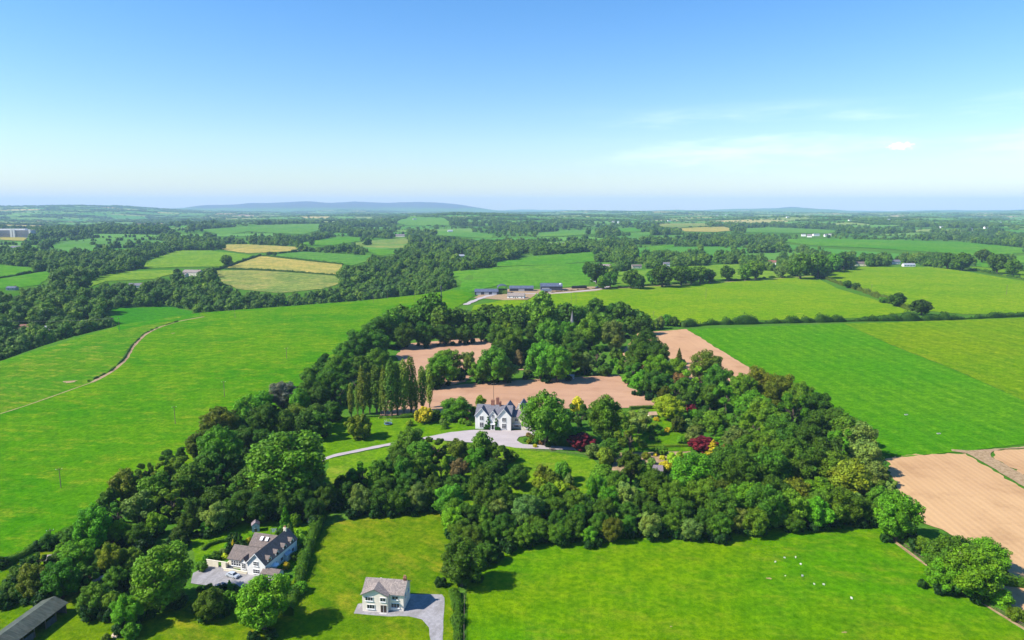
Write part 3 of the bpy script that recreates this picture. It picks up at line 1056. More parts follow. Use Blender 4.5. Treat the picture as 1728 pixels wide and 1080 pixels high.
COLS = {'d': ((0.040, 0.108, 0.006), 'dark green'), 'm': ((0.062, 0.150, 0.007), 'mid green'), 'b': ((0.072, 0.210, 0.006), 'bright green'),
        'y': ((0.150, 0.270, 0.008), 'yellow-green'), 'o': ((0.088, 0.138, 0.007), 'olive green'), 'g': ((0.085, 0.110, 0.085), 'grey-blue'),
        's': ((0.100, 0.180, 0.032), 'pale grey-green'), 'w': ((0.40, 0.38, 0.015), 'golden yellow'), 'p': ((0.105, 0.012, 0.022), 'maroon'),
        'f': ((0.105, 0.185, 0.020), 'light green'), 'n': ((0.140, 0.110, 0.040), 'brownish'), 'x': ((0.62, 0.56, 0.48), 'cream-flowered')}
REG = []
UNDER = []
BASES = []


def place_tree(px, py, rpx, kind='broad', hr=2.1, cz=0.57):
    """stand a crown of rpx photo pixels round (px, py) on the terrain"""
    g = G(px, min(1300, py + 0.95 * rpx))
    for _ in range(4):
        dep = g[1] * CP - (g[2] - HC) * SP
        rad = rpx * dep / F
        H = hr * rad
        g = G(px, py, cz * H)
    return g, rad, H


def make_tree(g, rad, H, kind, colk, group, px, label=None, name=None, seed=None):
    dist = np.hypot(g[0], g[1])
    lib = kind
    if kind == 'broad' and ((dist < 260 and rad > 3.5) or rad > 8) and dist < 560:
        lib = 'fine'
    if kind == 'broad' and dist > 560:
        lib = 'mid'
    lst = PR[lib]
    tm, cm = lst[(len(REG) * 7 + 3) % len(lst)]
    base = COLS[colk][0]
    k = float(np.exp(rng.normal(0.18, 0.2)))
    h_ = rng.normal(0.06, 0.14)
    col = (base[0] * k * (1 + h_), base[1] * k, base[2] * k * (1 - 0.5 * h_), 1)
    rz = rng.uniform(0, 6.28)
    ref = {'broad': (6, 14), 'fine': (6, 14), 'mid': (6, 14), 'poplar': (1.75, 18.6), 'conifer': (2.7, 12.6), 'shrub': (1.55, 2.5), 'dome': (1.5, 2.45)}[lib]
    sx, sz = rad / ref[0] * (1.02 if lib in ('broad', 'fine') else 1.0), H / ref[1]
    if tm is None:
        o = link(bpy.data.objects.new(name or 'shrub', cm))
        o.color = col
    else:
        o = bpy.data.objects.new(name or {'poplar': 'poplar_tree', 'conifer': 'conifer_tree'}.get(kind, 'broadleaf_tree'), None)
        link(o)
        for nm, me in (('trunk', tm), ('crown', cm)):
            c = link(bpy.data.objects.new(nm, me), o)
            c.color = col
    o.location = (g[0], g[1], g[2] - 0.1)
    o.rotation_euler = (0, 0, rz)
    o.scale = (sx * rng.uniform(0.9, 1.1), sx * rng.uniform(0.9, 1.1), sz * (rng.uniform(0.88, 1.2) if group in BELTS else 1))
    REG.append(dict(o=o, kind=kind, col=colk, group=group, px=px, label=label, d=dist))
    BASES.append((g[0], g[1], rad))
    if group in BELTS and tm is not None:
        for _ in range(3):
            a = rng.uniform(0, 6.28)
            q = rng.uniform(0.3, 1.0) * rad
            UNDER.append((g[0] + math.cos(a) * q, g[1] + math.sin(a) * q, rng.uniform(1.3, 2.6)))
    return o


PLACES = {
    'left wood': 'in the wood along the left pasture',
    'house grounds': 'in the grounds round the left white house',
    'back wood': 'in the wood behind the ploughed fields',
    'copse': 'in the copse between the two ploughed fields',
    'front belt': 'in the belt between drive and empty house field',
    'front row': 'in the row edging the sheep pasture',
    'garden': 'in the manor garden',
    'right copse': 'in the trees beside the ploughed strip',
    'right wood': 'in the big wood right of the garden',
    'field trees': 'in the field-edge row beyond the lime field',
}
BELTS = {'left wood', 'back wood', 'copse', 'front belt', 'front row', 'right copse', 'right wood', 'house grounds'}


def trees(group, items, hr=2.1):
    for it in items:
        px, py, r, c = it[:4]
        kw = it[4] if len(it) > 4 else {}
        kind = kw.get('kind', 'broad')
        h = kw.get('hr', hr if kind == 'broad' else {'shrub': 1.6, 'dome': 1.55, 'conifer': 4.4, 'poplar': 9}[kind])
        cz = 0.57 if kind == 'broad' else (0.5 if kind != 'conifer' else 0.42)
        g, rad, H = place_tree(px, py, r, kind, h, cz)
        make_tree(g, rad, H, kind, c, group, px, kw.get('label'), kw.get('name'))


S = dict(kind='shrub')
D = dict(kind='dome')


def lab(t, **k):
    k['label'] = t
    return k


trees('house grounds', [
    (81, 911, 14, 'd'), (155, 893, 33, 'b'), (119, 904, 16, 'm'), (200, 897, 20, 'y'), (231, 899, 23, 'm'), (263, 884, 18, 'y'), (130, 934, 29, 'b'), (185, 942, 25, 'o'),
    (220, 938, 22, 'm'), (57, 977, 29, 'o'), (102, 975, 32, 'b'), (195, 974, 22, 'm'), (271, 966, 57, 'm', lab('largest dark round tree just left of the parking court', hr=2.0)),
    (155, 1009, 25, 'm'), (187, 1015, 20, 'm'), (212, 1032, 28, 'b'), (303, 1009, 13, 's'), (2, 1014, 12, 'd'), (3, 948, 10, 'd'), (314, 885, 19, 'm'), (362, 872, 24, 's'), (350, 889, 13, 'b'),
    (170, 953, 18, 'd'), (240, 965, 20, 'd'), (28, 972, 17, 'd'), (62, 948, 14, 'm'), (12, 992, 15, 'd'), (36, 1003, 12, 'o', S), (60, 1010, 9, 'm', S), (95, 940, 12, 'd'), (150, 972, 18, 'd'),
    (222, 1066, 16, 'b', S), (177, 1077, 9, 'o', S), (186, 918, 8, 'p', S), (220, 913, 11, 'o', S), (30, 1000, 15, 'd', S), (85, 1002, 14, 'o', S), (105, 927, 12, 'b', S), (250, 1010, 16, 'm', S),
    (355, 1018, 25, 'm'), (444, 1014, 45, 'b', lab('large bright green tree in front of the left white house', hr=2.0)), (330, 1025, 12, 'd', S), (390, 1012, 16, 'b', S), (415, 1036, 18, 'm', S),
    (372, 998, 8, 'd', dict(kind='conifer')), (388, 996, 9, 'd', dict(kind='conifer')), (364, 1012, 7, 'd', dict(kind='conifer')), (340, 993, 9, 'd', S), (353, 990, 8, 'o', S),
    (393, 912, 6, 's', dict(kind='conifer', hr=4)), (404, 918, 5, 'd', dict(kind='conifer', hr=7)), (394, 925, 6, 'w', dict(kind='conifer', hr=4.2, label='narrow golden conifer behind the left white house')),
    (408, 928, 9, 'm', S), (364, 937, 9, 'm', D), (350, 942, 7, 'b', D), (377, 932, 7, 's', S), (379, 938, 6, 'w', S), (419, 912, 6, 'w', S), (385, 920, 7, 'b', S), (426, 906, 8, 'b', S), (340, 955, 10, 'm', S),
    (482, 885, 12, 'b', dict(kind='conifer', hr=4)), (498, 877, 10, 'b', dict(kind='dome', hr=2.2, label='bright green clipped round tree behind the left white house')), (488, 902, 11, 's', dict(kind='conifer', hr=3.4)), (505, 905, 12, 'b', S), (515, 915, 12, 'b', S), (497, 938, 8, 'm', S),
    (483, 955, 6, 'w', dict(kind='dome', label='golden clipped bush on the terrace right of the white house')), (505, 962, 10, 'm', S), (507, 990, 14, 'b', S), (478, 985, 12, 'm', S), (300, 905, 16, 'd'), (330, 862, 20, 'd'), (392, 864, 22, 'd'), (440, 856, 24, 'd'), (480, 852, 22, 'd'), (530, 858, 20, 'd'), (410, 845, 22, 'd'),
])
trees('left wood', [
    (292, 769, 21, 'd'), (299, 788, 16, 'm'), (244, 798, 16, 'd'), (211, 819, 30, 'o'), (185, 842, 19, 'd'), (261, 822, 30, 'b'), (233, 853, 27, 's'), (199, 867, 21, 'm'),
    (324, 801, 28, 'm'), (372, 753, 33, 'b'), (336, 752, 25, 'o'), (350, 781, 24, 'm'), (289, 843, 28, 'd'), (315, 822, 24, 'd'), (367, 803, 22, 'd'), (362, 835, 24, 'd'), (390, 780, 20, 'd'),
    (371, 714, 30, 'o'), (418, 692, 23, 'b'), (444, 708, 29, 'd'), (477, 659, 26, 'g', lab('silvery grey-blue tree standing out of the left wood', hr=2.0)), (444, 676, 18, 'm'), (496, 697, 24, 'o'), (531, 697, 26, 'd'),
    (540, 715, 22, 'd'), (522, 657, 25, 'm'), (531, 634, 27, 'm'), (505, 676, 19, 'b'), (548, 613, 18, 'd'), (569, 616, 22, 'b'), (557, 644, 25, 'm'), (574, 660, 20, 'd'), 
    (517, 716, 24, 'd'), (482, 716, 22, 'd'), (415, 735, 26, 'd'), (445, 742, 22, 'd'), (605, 579, 25, 'd'), (581, 589, 19, 'm'), (582, 609, 19, 'b'), (643, 553, 29, 'd'), (635, 578, 24, 'd'), (635, 607, 22, 'm'),
    (610, 612, 20, 'd'), (600, 640, 20, 'd'), (540, 670, 18, 'd'), (560, 690, 18, 'd'),
    (480, 775, 72, 'm', lab('huge pale-leaved spreading tree at the left end of the drive', hr=1.7)), (428, 805, 34, 'm'), (470, 825, 26, 'd'), (525, 812, 24, 's'), (400, 825, 24, 'd'), (440, 835, 22, 'd'), (550, 838, 20, 'd'), (510, 842, 22, 'd'),
    (340, 740, 20, 'o'), (268, 792, 18, 'o'), (395, 722, 20, 'm'),
])
trees('back wood', [
    (676, 535, 21, 'm'), (695, 543, 20, 'b'), (725, 529, 29, 'd'), (708, 525, 18, 'd'), (747, 541, 25, 'd'), (777, 533, 22, 'm'), (803, 536, 21, 'm'), (829, 530, 22, 'm'), (846, 539, 20, 'm'),
    (681, 564, 21, 'd'), (716, 562, 19, 'd'), (750, 563, 17, 'd'), (783, 561, 17, 'd'), (812, 559, 16, 'd'), (660, 545, 22, 'd'),
    (863, 529, 20, 'b'), (875, 542, 19, 'd'), (889, 519, 18, 'm'), (914, 517, 27, 'm'), (917, 545, 27, 'm'), (955, 531, 25, 'd'), (976, 535, 17, 'm'), (1004, 525, 21, 'd'), (1033, 523, 21, 'd'), (1051, 533, 23, 'd'), (1068, 534, 19, 'd'), (1086, 545, 17, 'd'),
    (959, 560, 19, 'b'), (1000, 558, 27, 'm'), (984, 566, 20, 'm'), (1035, 566, 23, 's'), (1044, 553, 15, 'b'), (929, 566, 25, 'm'), (902, 560, 19, 'd'), (863, 577, 27, 'm'), (838, 569, 19, 'd'), (855, 557, 18, 'm'), (936, 540, 18, 'd'), (1022, 545, 20, 'd'), (1068, 552, 16, 'd'), (890, 585, 18, 'd'), (960, 578, 18, 'd'),
    (1112, 545, 10, 's', dict(kind='shrub', hr=2)), (1124, 541, 9, 'm', dict(kind='shrub', hr=2)), (1137, 541, 9, 'd', dict(kind='shrub', hr=2.2)), (1103, 549, 9, 'm', S),
])
trees('copse', [
    (742, 620, 27, 'b'), (757, 603, 24, 'm'), (727, 632, 20, 'm'), (791, 611, 12, 's', dict(hr=3)), (831, 611, 31, 'm'), (846, 596, 21, 'd'), (808, 626, 18, 'm'), (852, 618, 22, 's'), (912, 607, 29, 'm'), (941, 615, 26, 'b'), (962, 608, 21, 'd'), (987, 612, 17, 's'),
    (1007, 600, 17, 'd'), (976, 595, 19, 'd'), (924, 592, 20, 'd'), (1021, 625, 12, 'd', S), (875, 603, 11, 'n', dict(hr=3, label='bare brownish thorn tree in the copse gap')), (895, 622, 12, 's'), (770, 628, 12, 'd'), (1037, 612, 10, 'b', S), (780, 635, 8, 'd', S), (1040, 598, 12, 'd', S),
])
trees('front belt', [
    (695, 744, 25, 'm'), (675, 754, 21, 'm'), (734, 752, 21, 'm'), (709, 765, 23, 'm'), (675, 772, 21, 'm'), (774, 759, 19, 'o'), (812, 758, 27, 'm'), (838, 769, 23, 'd'), (803, 778, 20, 'b'), (744, 789, 19, 'y'), (774, 789, 19, 'n'),
    (713, 790, 23, 'm'), (680, 796, 22, 'm'), (643, 796, 23, 'm'), (612, 799, 21, 'b'), (596, 804, 17, 'd'), (577, 815, 13, 'd'), (834, 791, 21, 'd'), (812, 818, 27, 'm'), (842, 818, 25, 'm'), (847, 843, 25, 'd'), (820, 852, 24, 'd'), 
    (609, 842, 23, 's'), (638, 842, 23, 'd'), (673, 842, 23, 'd'), (704, 838, 23, 's'), (726, 838, 19, 'd'), (760, 838, 27, 'm'), (768, 861, 23, 'm'), (762, 878, 20, 'b'), (650, 818, 22, 'd'), (690, 818, 22, 'd'), (730, 815, 22, 'd'), (770, 815, 22, 'd'), (585, 832, 18, 'd'),
    (838, 862, 20, 's'), (817, 873, 18, 'm'), (777, 892, 23, 'm'), (778, 940, 38, 'm', lab('tall rounded tree at the corner of the sheep pasture', hr=2.4)), (800, 905, 22, 'd'), (822, 902, 21, 'm'), (824, 930, 18, 'd'), (806, 935, 18, 'd'), (795, 870, 20, 'd'),
    (874, 800, 22, 'd'), (890, 858, 27, 's'), (935, 855, 24, 'm'), (970, 848, 22, 'm'), (862, 770, 12, 'm', S),
    (919, 799, 17, 'o', dict(kind='shrub', hr=2.2)), (949, 797, 15, 'm', dict(kind='shrub', hr=2.2)), (911, 816, 14, 'y', dict(kind='shrub', hr=2)), (947, 826, 15, 'y', dict(kind='shrub', hr=1.8)), (933, 808, 14, 'o', dict(kind='shrub', hr=2)), (960, 812, 10, 's', dict(kind='shrub', hr=2)), (925, 830, 16, 'm', dict(kind='shrub', hr=2)), (965, 830, 13, 'o', S), (905, 838, 14, 'm', S),
    (1016, 795, 20, 'm'), (1065, 786, 25, 'm'), (1088, 794, 19, 'm'), (1008, 826, 23, 'b'), (1057, 836, 21, 's'), (1027, 836, 20, 'b'), (1106, 814, 28, 'm'), (1165, 800, 42, 'b', lab('big bright green dome of a tree below the maroon maple', hr=1.9)), (1186, 830, 30, 'm'), (1136, 840, 25, 'm'), (1040, 812, 20, 'm'), (1085, 845, 20, 'd'), (990, 860, 18, 'd'), (1020, 862, 20, 'd'), (1060, 862, 20, 'd'), (1100, 862, 20, 'd'), (1150, 862, 22, 'd'),
    (903, 880, 18, 'd'), (850, 885, 20, 'd'), (945, 878, 20, 'd'), (975, 872, 18, 'd'),
])
trees('front row', [
    (886, 899, 21, 'm'), (915, 890, 20, 'd'), (943, 895, 21, 'm'), (970, 887, 20, 'd'), (994, 902, 16, 'b'), (1012, 884, 18, 'd'), (1033, 891, 21, 'o'), (1061, 884, 18, 'm'), (1096, 888, 20, 's'), (1132, 884, 18, 'd'), (1167, 890, 20, 's'), (1192, 880, 20, 'd'),
    (855, 905, 18, 'd'), (1215, 885, 22, 'm'), (1245, 872, 22, 's'), (1275, 880, 22, 'm'), (1310, 868, 20, 's'), (1340, 875, 20, 'd'), (1380, 862, 27, 'b'), (1402, 855, 22, 'm'), (1440, 850, 20, 's'), (1460, 862, 19, 'm'),
    (1515, 869, 42, 'b', lab('bright green round tree standing alone beside the right ploughed field', hr=1.95)), (1484, 845, 22, 'm'), (1500, 826, 16, 's'),
    (1608, 938, 47, 'm', lab('sprawling field tree with bare pale branches in its crown', hr=1.75)), (1648, 966, 46, 'b', dict(hr=1.8)), (1562, 918, 20, 'm', dict(hr=1.6)), (1590, 972, 28, 'b', dict(hr=1.7)), (1668, 930, 36, 'b', dict(hr=1.8)), (1545, 912, 12, 'o', S), (1690, 1010, 18, 'b', S), (1715, 1035, 16, 'm', S),
])
trees('right copse', [
    (1090, 582, 27, 'd'), (1111, 598, 21, 'd'), (1078, 606, 27, 'm'), (1108, 618, 23, 'b'), (1139, 617, 23, 'm'), (1069, 627, 19, 'm'), (1078, 644, 18, 'b'), (1099, 648, 20, 'd'), (1146, 602, 7, 'o', dict(kind='conifer', label='thin spiky conifer poking up beside the ploughed strip')),
    (1194, 617, 31, 'o'), (1174, 637, 21, 'y'), (1208, 644, 25, 'm'), (1200, 665, 23, 'm'), (1148, 637, 14, 'n'), (1122, 665, 16, 'o'), (1140, 662, 17, 'd'), (1156, 655, 18, 'd'), (1056, 612, 16, 'm'), (1120, 640, 18, 'd'), (1174, 664, 20, 'd'),
    (1060, 640, 10, 'b', S), (1045, 622, 9, 'b', S), (1235, 642, 18, 'm'),
])
# garden round the manor
trees('garden', [
    (606, 720, 20, 'o', dict(kind='dome', hr=2.05, label='rounded olive evergreen standing alone on the lawn')),
    (922, 698, 42, 'm', lab('tall broad tree shading the right end of the manor', hr=2.35)), (1024, 701, 38, 'm', lab('second tall tree right of the manor', hr=2.3)),
    (974, 681, 13, 'w', lab('golden yellow tree between the two tall garden trees', hr=2.6)), (976, 700, 20, 'd'), (1078, 707, 22, 's'), (1064, 737, 26, 'o'), (970, 731, 21, 'b', dict(hr=1.5)),
    (981, 745, 20, 'p', dict(kind='dome', hr=1.35, label='maroon maple dome at the end of the gravel drive')), (1002, 760, 16, 's', S), (1021, 769, 16, 'o', dict(kind='shrub', hr=2)), (992, 748, 12, 'd', S), (1030, 755, 20, 'd'), 
    (1128, 684, 26, 'y', lab('light yellow-green tree at the ploughed field corner', hr=1.8)), (1144, 716, 12, 'o', dict(kind='dome', hr=2.2)), (1167, 689, 9, 'p', dict(kind='shrub', hr=2)), (1156, 675, 17, 'd'), (1174, 731, 16, 's', S), (1161, 717, 12, 's', S), (1180, 716, 14, 'm', S),
    (1191, 700, 18, 'm'), (1208, 709, 24, 'm'), (1170, 700, 12, 'b', S), (1217, 731, 12, 'b', dict(kind='conifer', hr=2.6)), (1243, 738, 23, 's'), (1226, 757, 10, 'p', dict(kind='dome', label='smaller maroon bush right of the golden conifer')), (1186, 750, 22, 'p', dict(kind='dome', hr=1.15, label='maroon maple dome left of the golden conifer')),
    (1203, 757, 13, 'w', dict(kind='conifer', hr=2.2, label='golden conifer between the two maroon maples')),
    (1111, 726, 10, 'b', S), (1095, 724, 6, 'y', S), (1104, 718, 8, 'm', S), (1126, 725, 6, 'w', S), (1116, 760, 10, 'y', D), (1090, 769, 8, 'o', S), (1106, 767, 4, 'w', S), (1118, 772, 5, 'w', S), (1043, 775, 5, 'x', dict(kind='shrub', hr=2)), (1135, 774, 12, 'y', S), (1123, 787, 11, 'w', S), (1075, 772, 8, 's', S), (1060, 768, 8, 'o', S), (1100, 778, 7, 's', S), (1148, 768, 8, 'y', S), (1099, 738, 6, 'd', S), (1110, 742, 5, 'b', S), (1150, 742, 9, 'b', S), (1165, 738, 9, 's', S), (1108, 707, 5, 'w', S),
    (771, 686, 28, 'b', dict(hr=1.35, label='broad bright green tree left of the manor')), (811, 676, 10, 'y', dict(hr=2.6, label='upright yellow-green tree behind the manor roof')), (715, 701, 14, 'w', dict(kind='dome', hr=1.9, label='golden yellow bush behind the lawn')), (735, 700, 10, 'd', dict(kind='shrub', hr=2)), (747, 712, 7, 's', S), (704, 697, 5, 'x', dict(kind='shrub', hr=2.4)),
    (691, 714, 7, 'y', S), (751, 718, 7, 'b', dict(kind='conifer', hr=2)), (780, 710, 7, 'b', S), (786, 708, 5, 'p', S), (790, 714, 6, 'm', S), (760, 705, 10, 'm', S), (777, 700, 12, 'd', S), (800, 692, 9, 'd', S),
    (898, 738, 6, 'o', S), (893, 745, 5, 'y', S), (905, 744, 7, 'b', S), (915, 746, 6, 'n', S), (903, 752, 4, 'w', S), (887, 742, 4, 'b', S), (925, 750, 6, 'd', S), (892, 733, 5, 'n', S), (940, 744, 10, 'd', S), (770, 750, 4, 'd', S), (953, 730, 9, 'd', S), (957, 722, 6, 'n', S),
])
# the big wood on the right: hand-placed edge, filled inside
_edge = [(1252, 655, 25, 'm'), (1281, 648, 27, 'o'), (1226, 672, 22, 'b'), (1269, 680, 30, 'b'), (1252, 700, 24, 'm'), (1286, 700, 30, 'm'), (1318, 660, 28, 'o'), (1350, 668, 28, 'm'), (1378, 684, 28, 'd'), (1404, 704, 28, 'd'),
         (1430, 722, 28, 'm'), (1452, 742, 27, 's'), (1462, 768, 28, 's'), (1478, 795, 24, 's'), (1470, 825, 26, 'm')]
trees('right wood', _edge)
_poly = np.array([(1240, 720), (1262, 690), (1300, 668), (1340, 672), (1395, 700), (1440, 735), (1462, 780), (1465, 830), (1440, 846), (1370, 850), (1300, 858), (1230, 862), (1205, 850), (1205, 800), (1225, 770), (1255, 755)], float)


def inside(poly, x, y):
    x, y = np.atleast_1d(x).astype(float), np.atleast_1d(y).astype(float)
    r = np.zeros(len(x), bool)
    n = len(poly)
    j = n - 1
    for i in range(n):
        xi, yi = poly[i]
        xj, yj = poly[j]
        c = ((yi > y) != (yj > y)) & (x < (xj - xi) * (y - yi) / (yj - yi + 1e-12) + xi)
        r ^= c
        j = i
    return r


_got = [(e[0], e[1]) for e in _edge]
_rg = np.random.default_rng(21)
for _ in range(2500):
    x, y = _rg.uniform(1200, 1470), _rg.uniform(665, 865)
    if inside(_poly, x, y)[0] and all(((x - a) / 35) ** 2 + ((y - b) / 24) ** 2 > 1 for a, b in _got):
        _got.append((x, y))
        trees('right wood', [(x, y, _rg.uniform(25, 36), _rg.choice(list('mmmddbo')))])

# poplars behind the lawn: foot and tip read off the photograph
for px, top, base in [(593, 646, 706), (613, 618, 700), (624, 628, 697), (636, 615, 699), (650, 617, 703), (661, 605, 704), (671, 612, 702), (682, 607, 703), (694, 602, 700), (713, 618, 694), (725, 622, 688), (604, 650, 700), (643, 640, 700), (702, 640, 697)]:
    g = G(px, base)
    dep = g[1] * CP - (g[2] - HC) * SP
    H = (base - top) * dep / F / 0.97
    make_tree(g, H * rng.uniform(0.075, 0.1), H, 'poplar', 'f', 'poplars', px)
PLACES['poplars'] = 'in the screen behind the lawn'

# field trees half a kilometre and more away
trees('field trees', [
    (1007, 458, 18, 'd'), (993, 452, 13, 'd'), (1030, 469, 14, 'd'), (1018, 474, 12, 'm'), (1065, 468, 16, 'm'), (1080, 474, 12, 'd'), (1102, 466, 13, 'm'), (1118, 461, 20, 'm'), (1150, 462, 17, 'm'), (1167, 463, 14, 'd'), (1182, 461, 15, 'm'), (1197, 463, 12, 'd'), (1227, 459, 13, 'm'), (1258, 457, 14, 'm'), (1276, 453, 16, 'm'),
    (1318, 456, 11, 's'), (1335, 455, 10, 'm'), (1352, 445, 22, 'd'), (1382, 445, 21, 'd'), (1405, 440, 16, 'd'), (1425, 438, 15, 'd'),
    (1514, 503, 17, 'd', dict(hr=1.5)), (1556, 516, 19, 'd', dict(hr=1.5)), (1430, 478, 9, 'd', dict(hr=1.6)), (1445, 482, 8, 'd', dict(hr=1.6)), (1490, 506, 7, 'm', S),
    (382, 438, 10, 'm'), (1658, 429, 12, 'd'), (1684, 442, 17, 'd'), (1710, 448, 14, 'd'), (1600, 437, 14, 'd'), (1625, 438, 16, 'd'),
])

# ================================================================== hedges
def hedge(pix, w, h, colk, label, dens=30, size=0.3, lump=0.3, name='hedge', clipped=False):
    c = np.array([G(a, b)[:2] for a, b in pix])
    seg = np.hypot(*np.diff(c, axis=0).T)
    s = np.concatenate([[0], np.cumsum(seg)])
    L = s[-1]
    rg = np.random.default_rng(int(abs(pix[0][0] * 31 + pix[0][1])) + 5)

    def knots(sp):
        k = max(3, int(L / sp) + 2)
        return np.cumsum(rg.uniform(0.5, 1.5, k)) * sp - sp, rg.normal(0, 1, k)

    kn = [knots(max(1.2, h * 0.55)), knots(max(2.5, h * 1.4)), knots(h * 5)]

    def env(u):
        e = sum(np.interp(u, a_, b_) * q_ for (a_, b_), q_ in zip(kn, (0.5, 0.8, 0.6)))
        return np.clip(1 + lump * e, 0.3, 2.0)

    def frame(u):
        x, y = np.interp(u, s, c[:, 0]), np.interp(u, s, c[:, 1])
        x2, y2 = np.interp(np.minimum(u + 1, L), s, c[:, 0]), np.interp(np.minimum(u + 1, L), s, c[:, 1])
        x1, y1 = np.interp(np.maximum(u - 1, 0), s, c[:, 0]), np.interp(np.maximum(u - 1, 0), s, c[:, 1])
        tx, ty = x2 - x1, y2 - y1
        q = np.hypot(tx, ty) + 1e-9
        return x, y, -ty / q, tx / q

    N = int(L * dens)
    u = rg.uniform(0, L, N)
    a = rg.uniform(-0.15, 1.15, N) * math.pi
    p = 0.35 if clipped else 0.75
    cx, cz = np.cos(a), np.sin(a)
    cxx, czz = np.sign(cx) * np.abs(cx) ** p, np.sign(cz) * np.abs(cz) ** p
    e = env(u) if not clipped else np.ones(N)
    x, y, nx, ny = frame(u)
    jit = rg.uniform(0.85, 1.1, N)
    oz = h * 0.5 * e + h * 0.5 * e * czz * jit
    ox = w * 0.5 * e ** 0.6 * cxx * jit
    P = np.stack([x + nx * ox, y + ny * ox, T(x, y) + np.maximum(oz, 0.05)], -1)
    n = np.stack([nx * cx, ny * cx, cz + 0.2], -1) + rg.normal(0, 0.3 if clipped else 0.5, (N, 3))
    n /= np.linalg.norm(n, axis=1)[:, None]
    v, t, va = leaf_geo(P, n, size * rg.uniform(0.6, 1.4, N), rg, np.clip(rg.normal(0.5, 0.2, N), 0, 1))
    # solid core
    K = max(2, int(L / max(1.2, size * 4)))
    uu = np.linspace(0, L, K)
    x, y, nx, ny = frame(uu)
    ee = env(uu) if not clipped else np.ones(K)
    z0 = T(x, y)
    prof = [(-0.42, 0.0), (-0.42, 0.6), (-0.2, 0.86), (0.2, 0.86), (0.42, 0.6), (0.42, 0.0)]
    V = np.stack([np.stack([x + nx * w * q * ee ** 0.6, y + ny * w * q * ee ** 0.6, z0 - 0.1 + h * r_ * ee], -1) for q, r_ in prof], 1)
    m = len(prof)
    idx = np.arange(K * m).reshape(K, m) + len(v)
    quads = np.concatenate([np.stack([idx[:-1, j], idx[1:, j], idx[1:, j + 1], idx[:-1, j + 1]], -1) for j in range(m - 1)])
    ends = np.array([list(idx[0, [0, 1, 4, 5]]), list(idx[0, [1, 2, 3, 4]]), list(idx[-1, [0, 1, 4, 5]]), list(idx[-1, [1, 2, 3, 4]])])
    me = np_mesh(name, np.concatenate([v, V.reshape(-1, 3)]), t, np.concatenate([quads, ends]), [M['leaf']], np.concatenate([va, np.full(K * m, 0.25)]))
    o = link(bpy.data.objects.new(name, me))
    o.color = COLS[colk][0] + (1,)
    tag(o, label, 'hedge' if name == 'hedge' else 'tussocks')
    return o


hedge([(545, 872), (530, 905), (515, 945), (505, 985), (496, 1010), (486, 1040)], 3.2, 3.0, 'm', 'tall hedge between the left white house and the meadow', 55, 0.34, 0.3)
hedge([(766, 1002), (772, 1030), (772, 1100), (770, 1240)], 2.6, 1.6, 'm', 'low hedge between driveway and sheep pasture', 60, 0.32, 0.5)
hedge([(0, 960), (40, 938), (85, 915), (115, 900)], 2.6, 2.2, 'm', 'clipped field hedge left of the wooded grounds', 55, 0.3, 0.15)
hedge([(300, 543), (268, 552.5), (243, 564), (222, 585), (209, 607), (188, 626), (150, 645)], 1.3, 0.9, 'd', 'dark tussocks along the dirt track on the left pasture', 14, 0.35, 1.0, name='tussock_row')
hedge([(1500, 900), (1530, 918), (1570, 945), (1610, 985), (1650, 1010), (1700, 1035), (1760, 1065)], 3.4, 1.8, 'b', 'overgrown bank hedge between sheep pasture and right ploughed field', 50, 0.34, 0.4)
hedge([(1690, 985), (1728, 990), (1800, 1000)], 2.5, 2.0, 'm', 'short scrubby hedge at the right edge', 45, 0.34, 0.4)
hedge([(1150, 552), (1200, 548), (1288, 546), (1370, 544), (1451, 542), (1540, 541), (1600, 540)], 7, 5.4, 'd', 'thick dark hedgerow above the vivid green field', 26, 0.75, 0.6)
hedge([(1600, 540), (1660, 537), (1728, 534), (1860, 529)], 4.5, 3.2, 'd', 'lower continuation of the dark hedgerow to the right edge', 22, 0.7, 0.6)
hedge([(1386, 468), (1420, 481), (1455, 492), (1480, 502), (1510, 514), (1540, 525)], 5, 3.4, 'o', 'ragged bank hedge between the two lime fields', 16, 0.8, 0.7)
hedge([(905, 496), (1003, 488), (1060, 484)], 2, 1.3, 'n', 'low brown bank hedge below the farmyard', 10, 0.7, 0.3)
hedge([(1060, 484), (1095, 482), (1180, 477), (1280, 471), (1372, 465)], 3.5, 2.6, 'd', 'dark hedge under the row of field trees', 12, 0.8, 0.4)
hedge([(1620, 452), (1683, 464), (1728, 472), (1860, 487)], 5, 4, 'd', 'dark hedge across the top of the right hillside', 10, 1.0, 0.6)
hedge([(1568, 449), (1600, 447), (1728, 458), (1850, 468)], 5, 4, 'd', 'dark hedge behind the right hillside', 9, 1.0, 0.6)
hedge([(0, 470), (40, 463), (84, 456)], 4, 3.5, 'd', 'dark hedge between the two bright fields at the left edge', 8, 1.1, 0.3)
hedge([(380, 454.5), (420, 455.5), (495, 460), (572, 466)], 4, 3.2, 'd', 'dark hedge under the golden stubble field', 8, 1.1, 0.2)
hedge([(443, 431.5), (510, 439), (578, 447)], 4, 3.2, 'd', 'dark hedge above the golden stubble field', 8, 1.1, 0.2)
hedge([(363, 457), (378, 452), (410, 441), (440, 432)], 4, 4, 'd', 'dark hedge climbing beside the golden stubble field', 8, 1.1, 0.3)
hedge([(450, 431), (509, 425), (560, 421)], 5, 5, 'd', 'dark hedge above the pale green field', 8, 1.2, 0.5)
hedge([(1088, 755.5), (1130, 755), (1168, 754)], 1.6, 1.5, 'y', 'long clipped hedge in front of the garden lawn', 110, 0.18, 0, clipped=True)
hedge([(1062, 692), (1085, 691), (1112, 690)], 1.6, 2.4, 'm', 'clipped hedge between the garden and the ploughed field', 80, 0.2, 0, clipped=True)
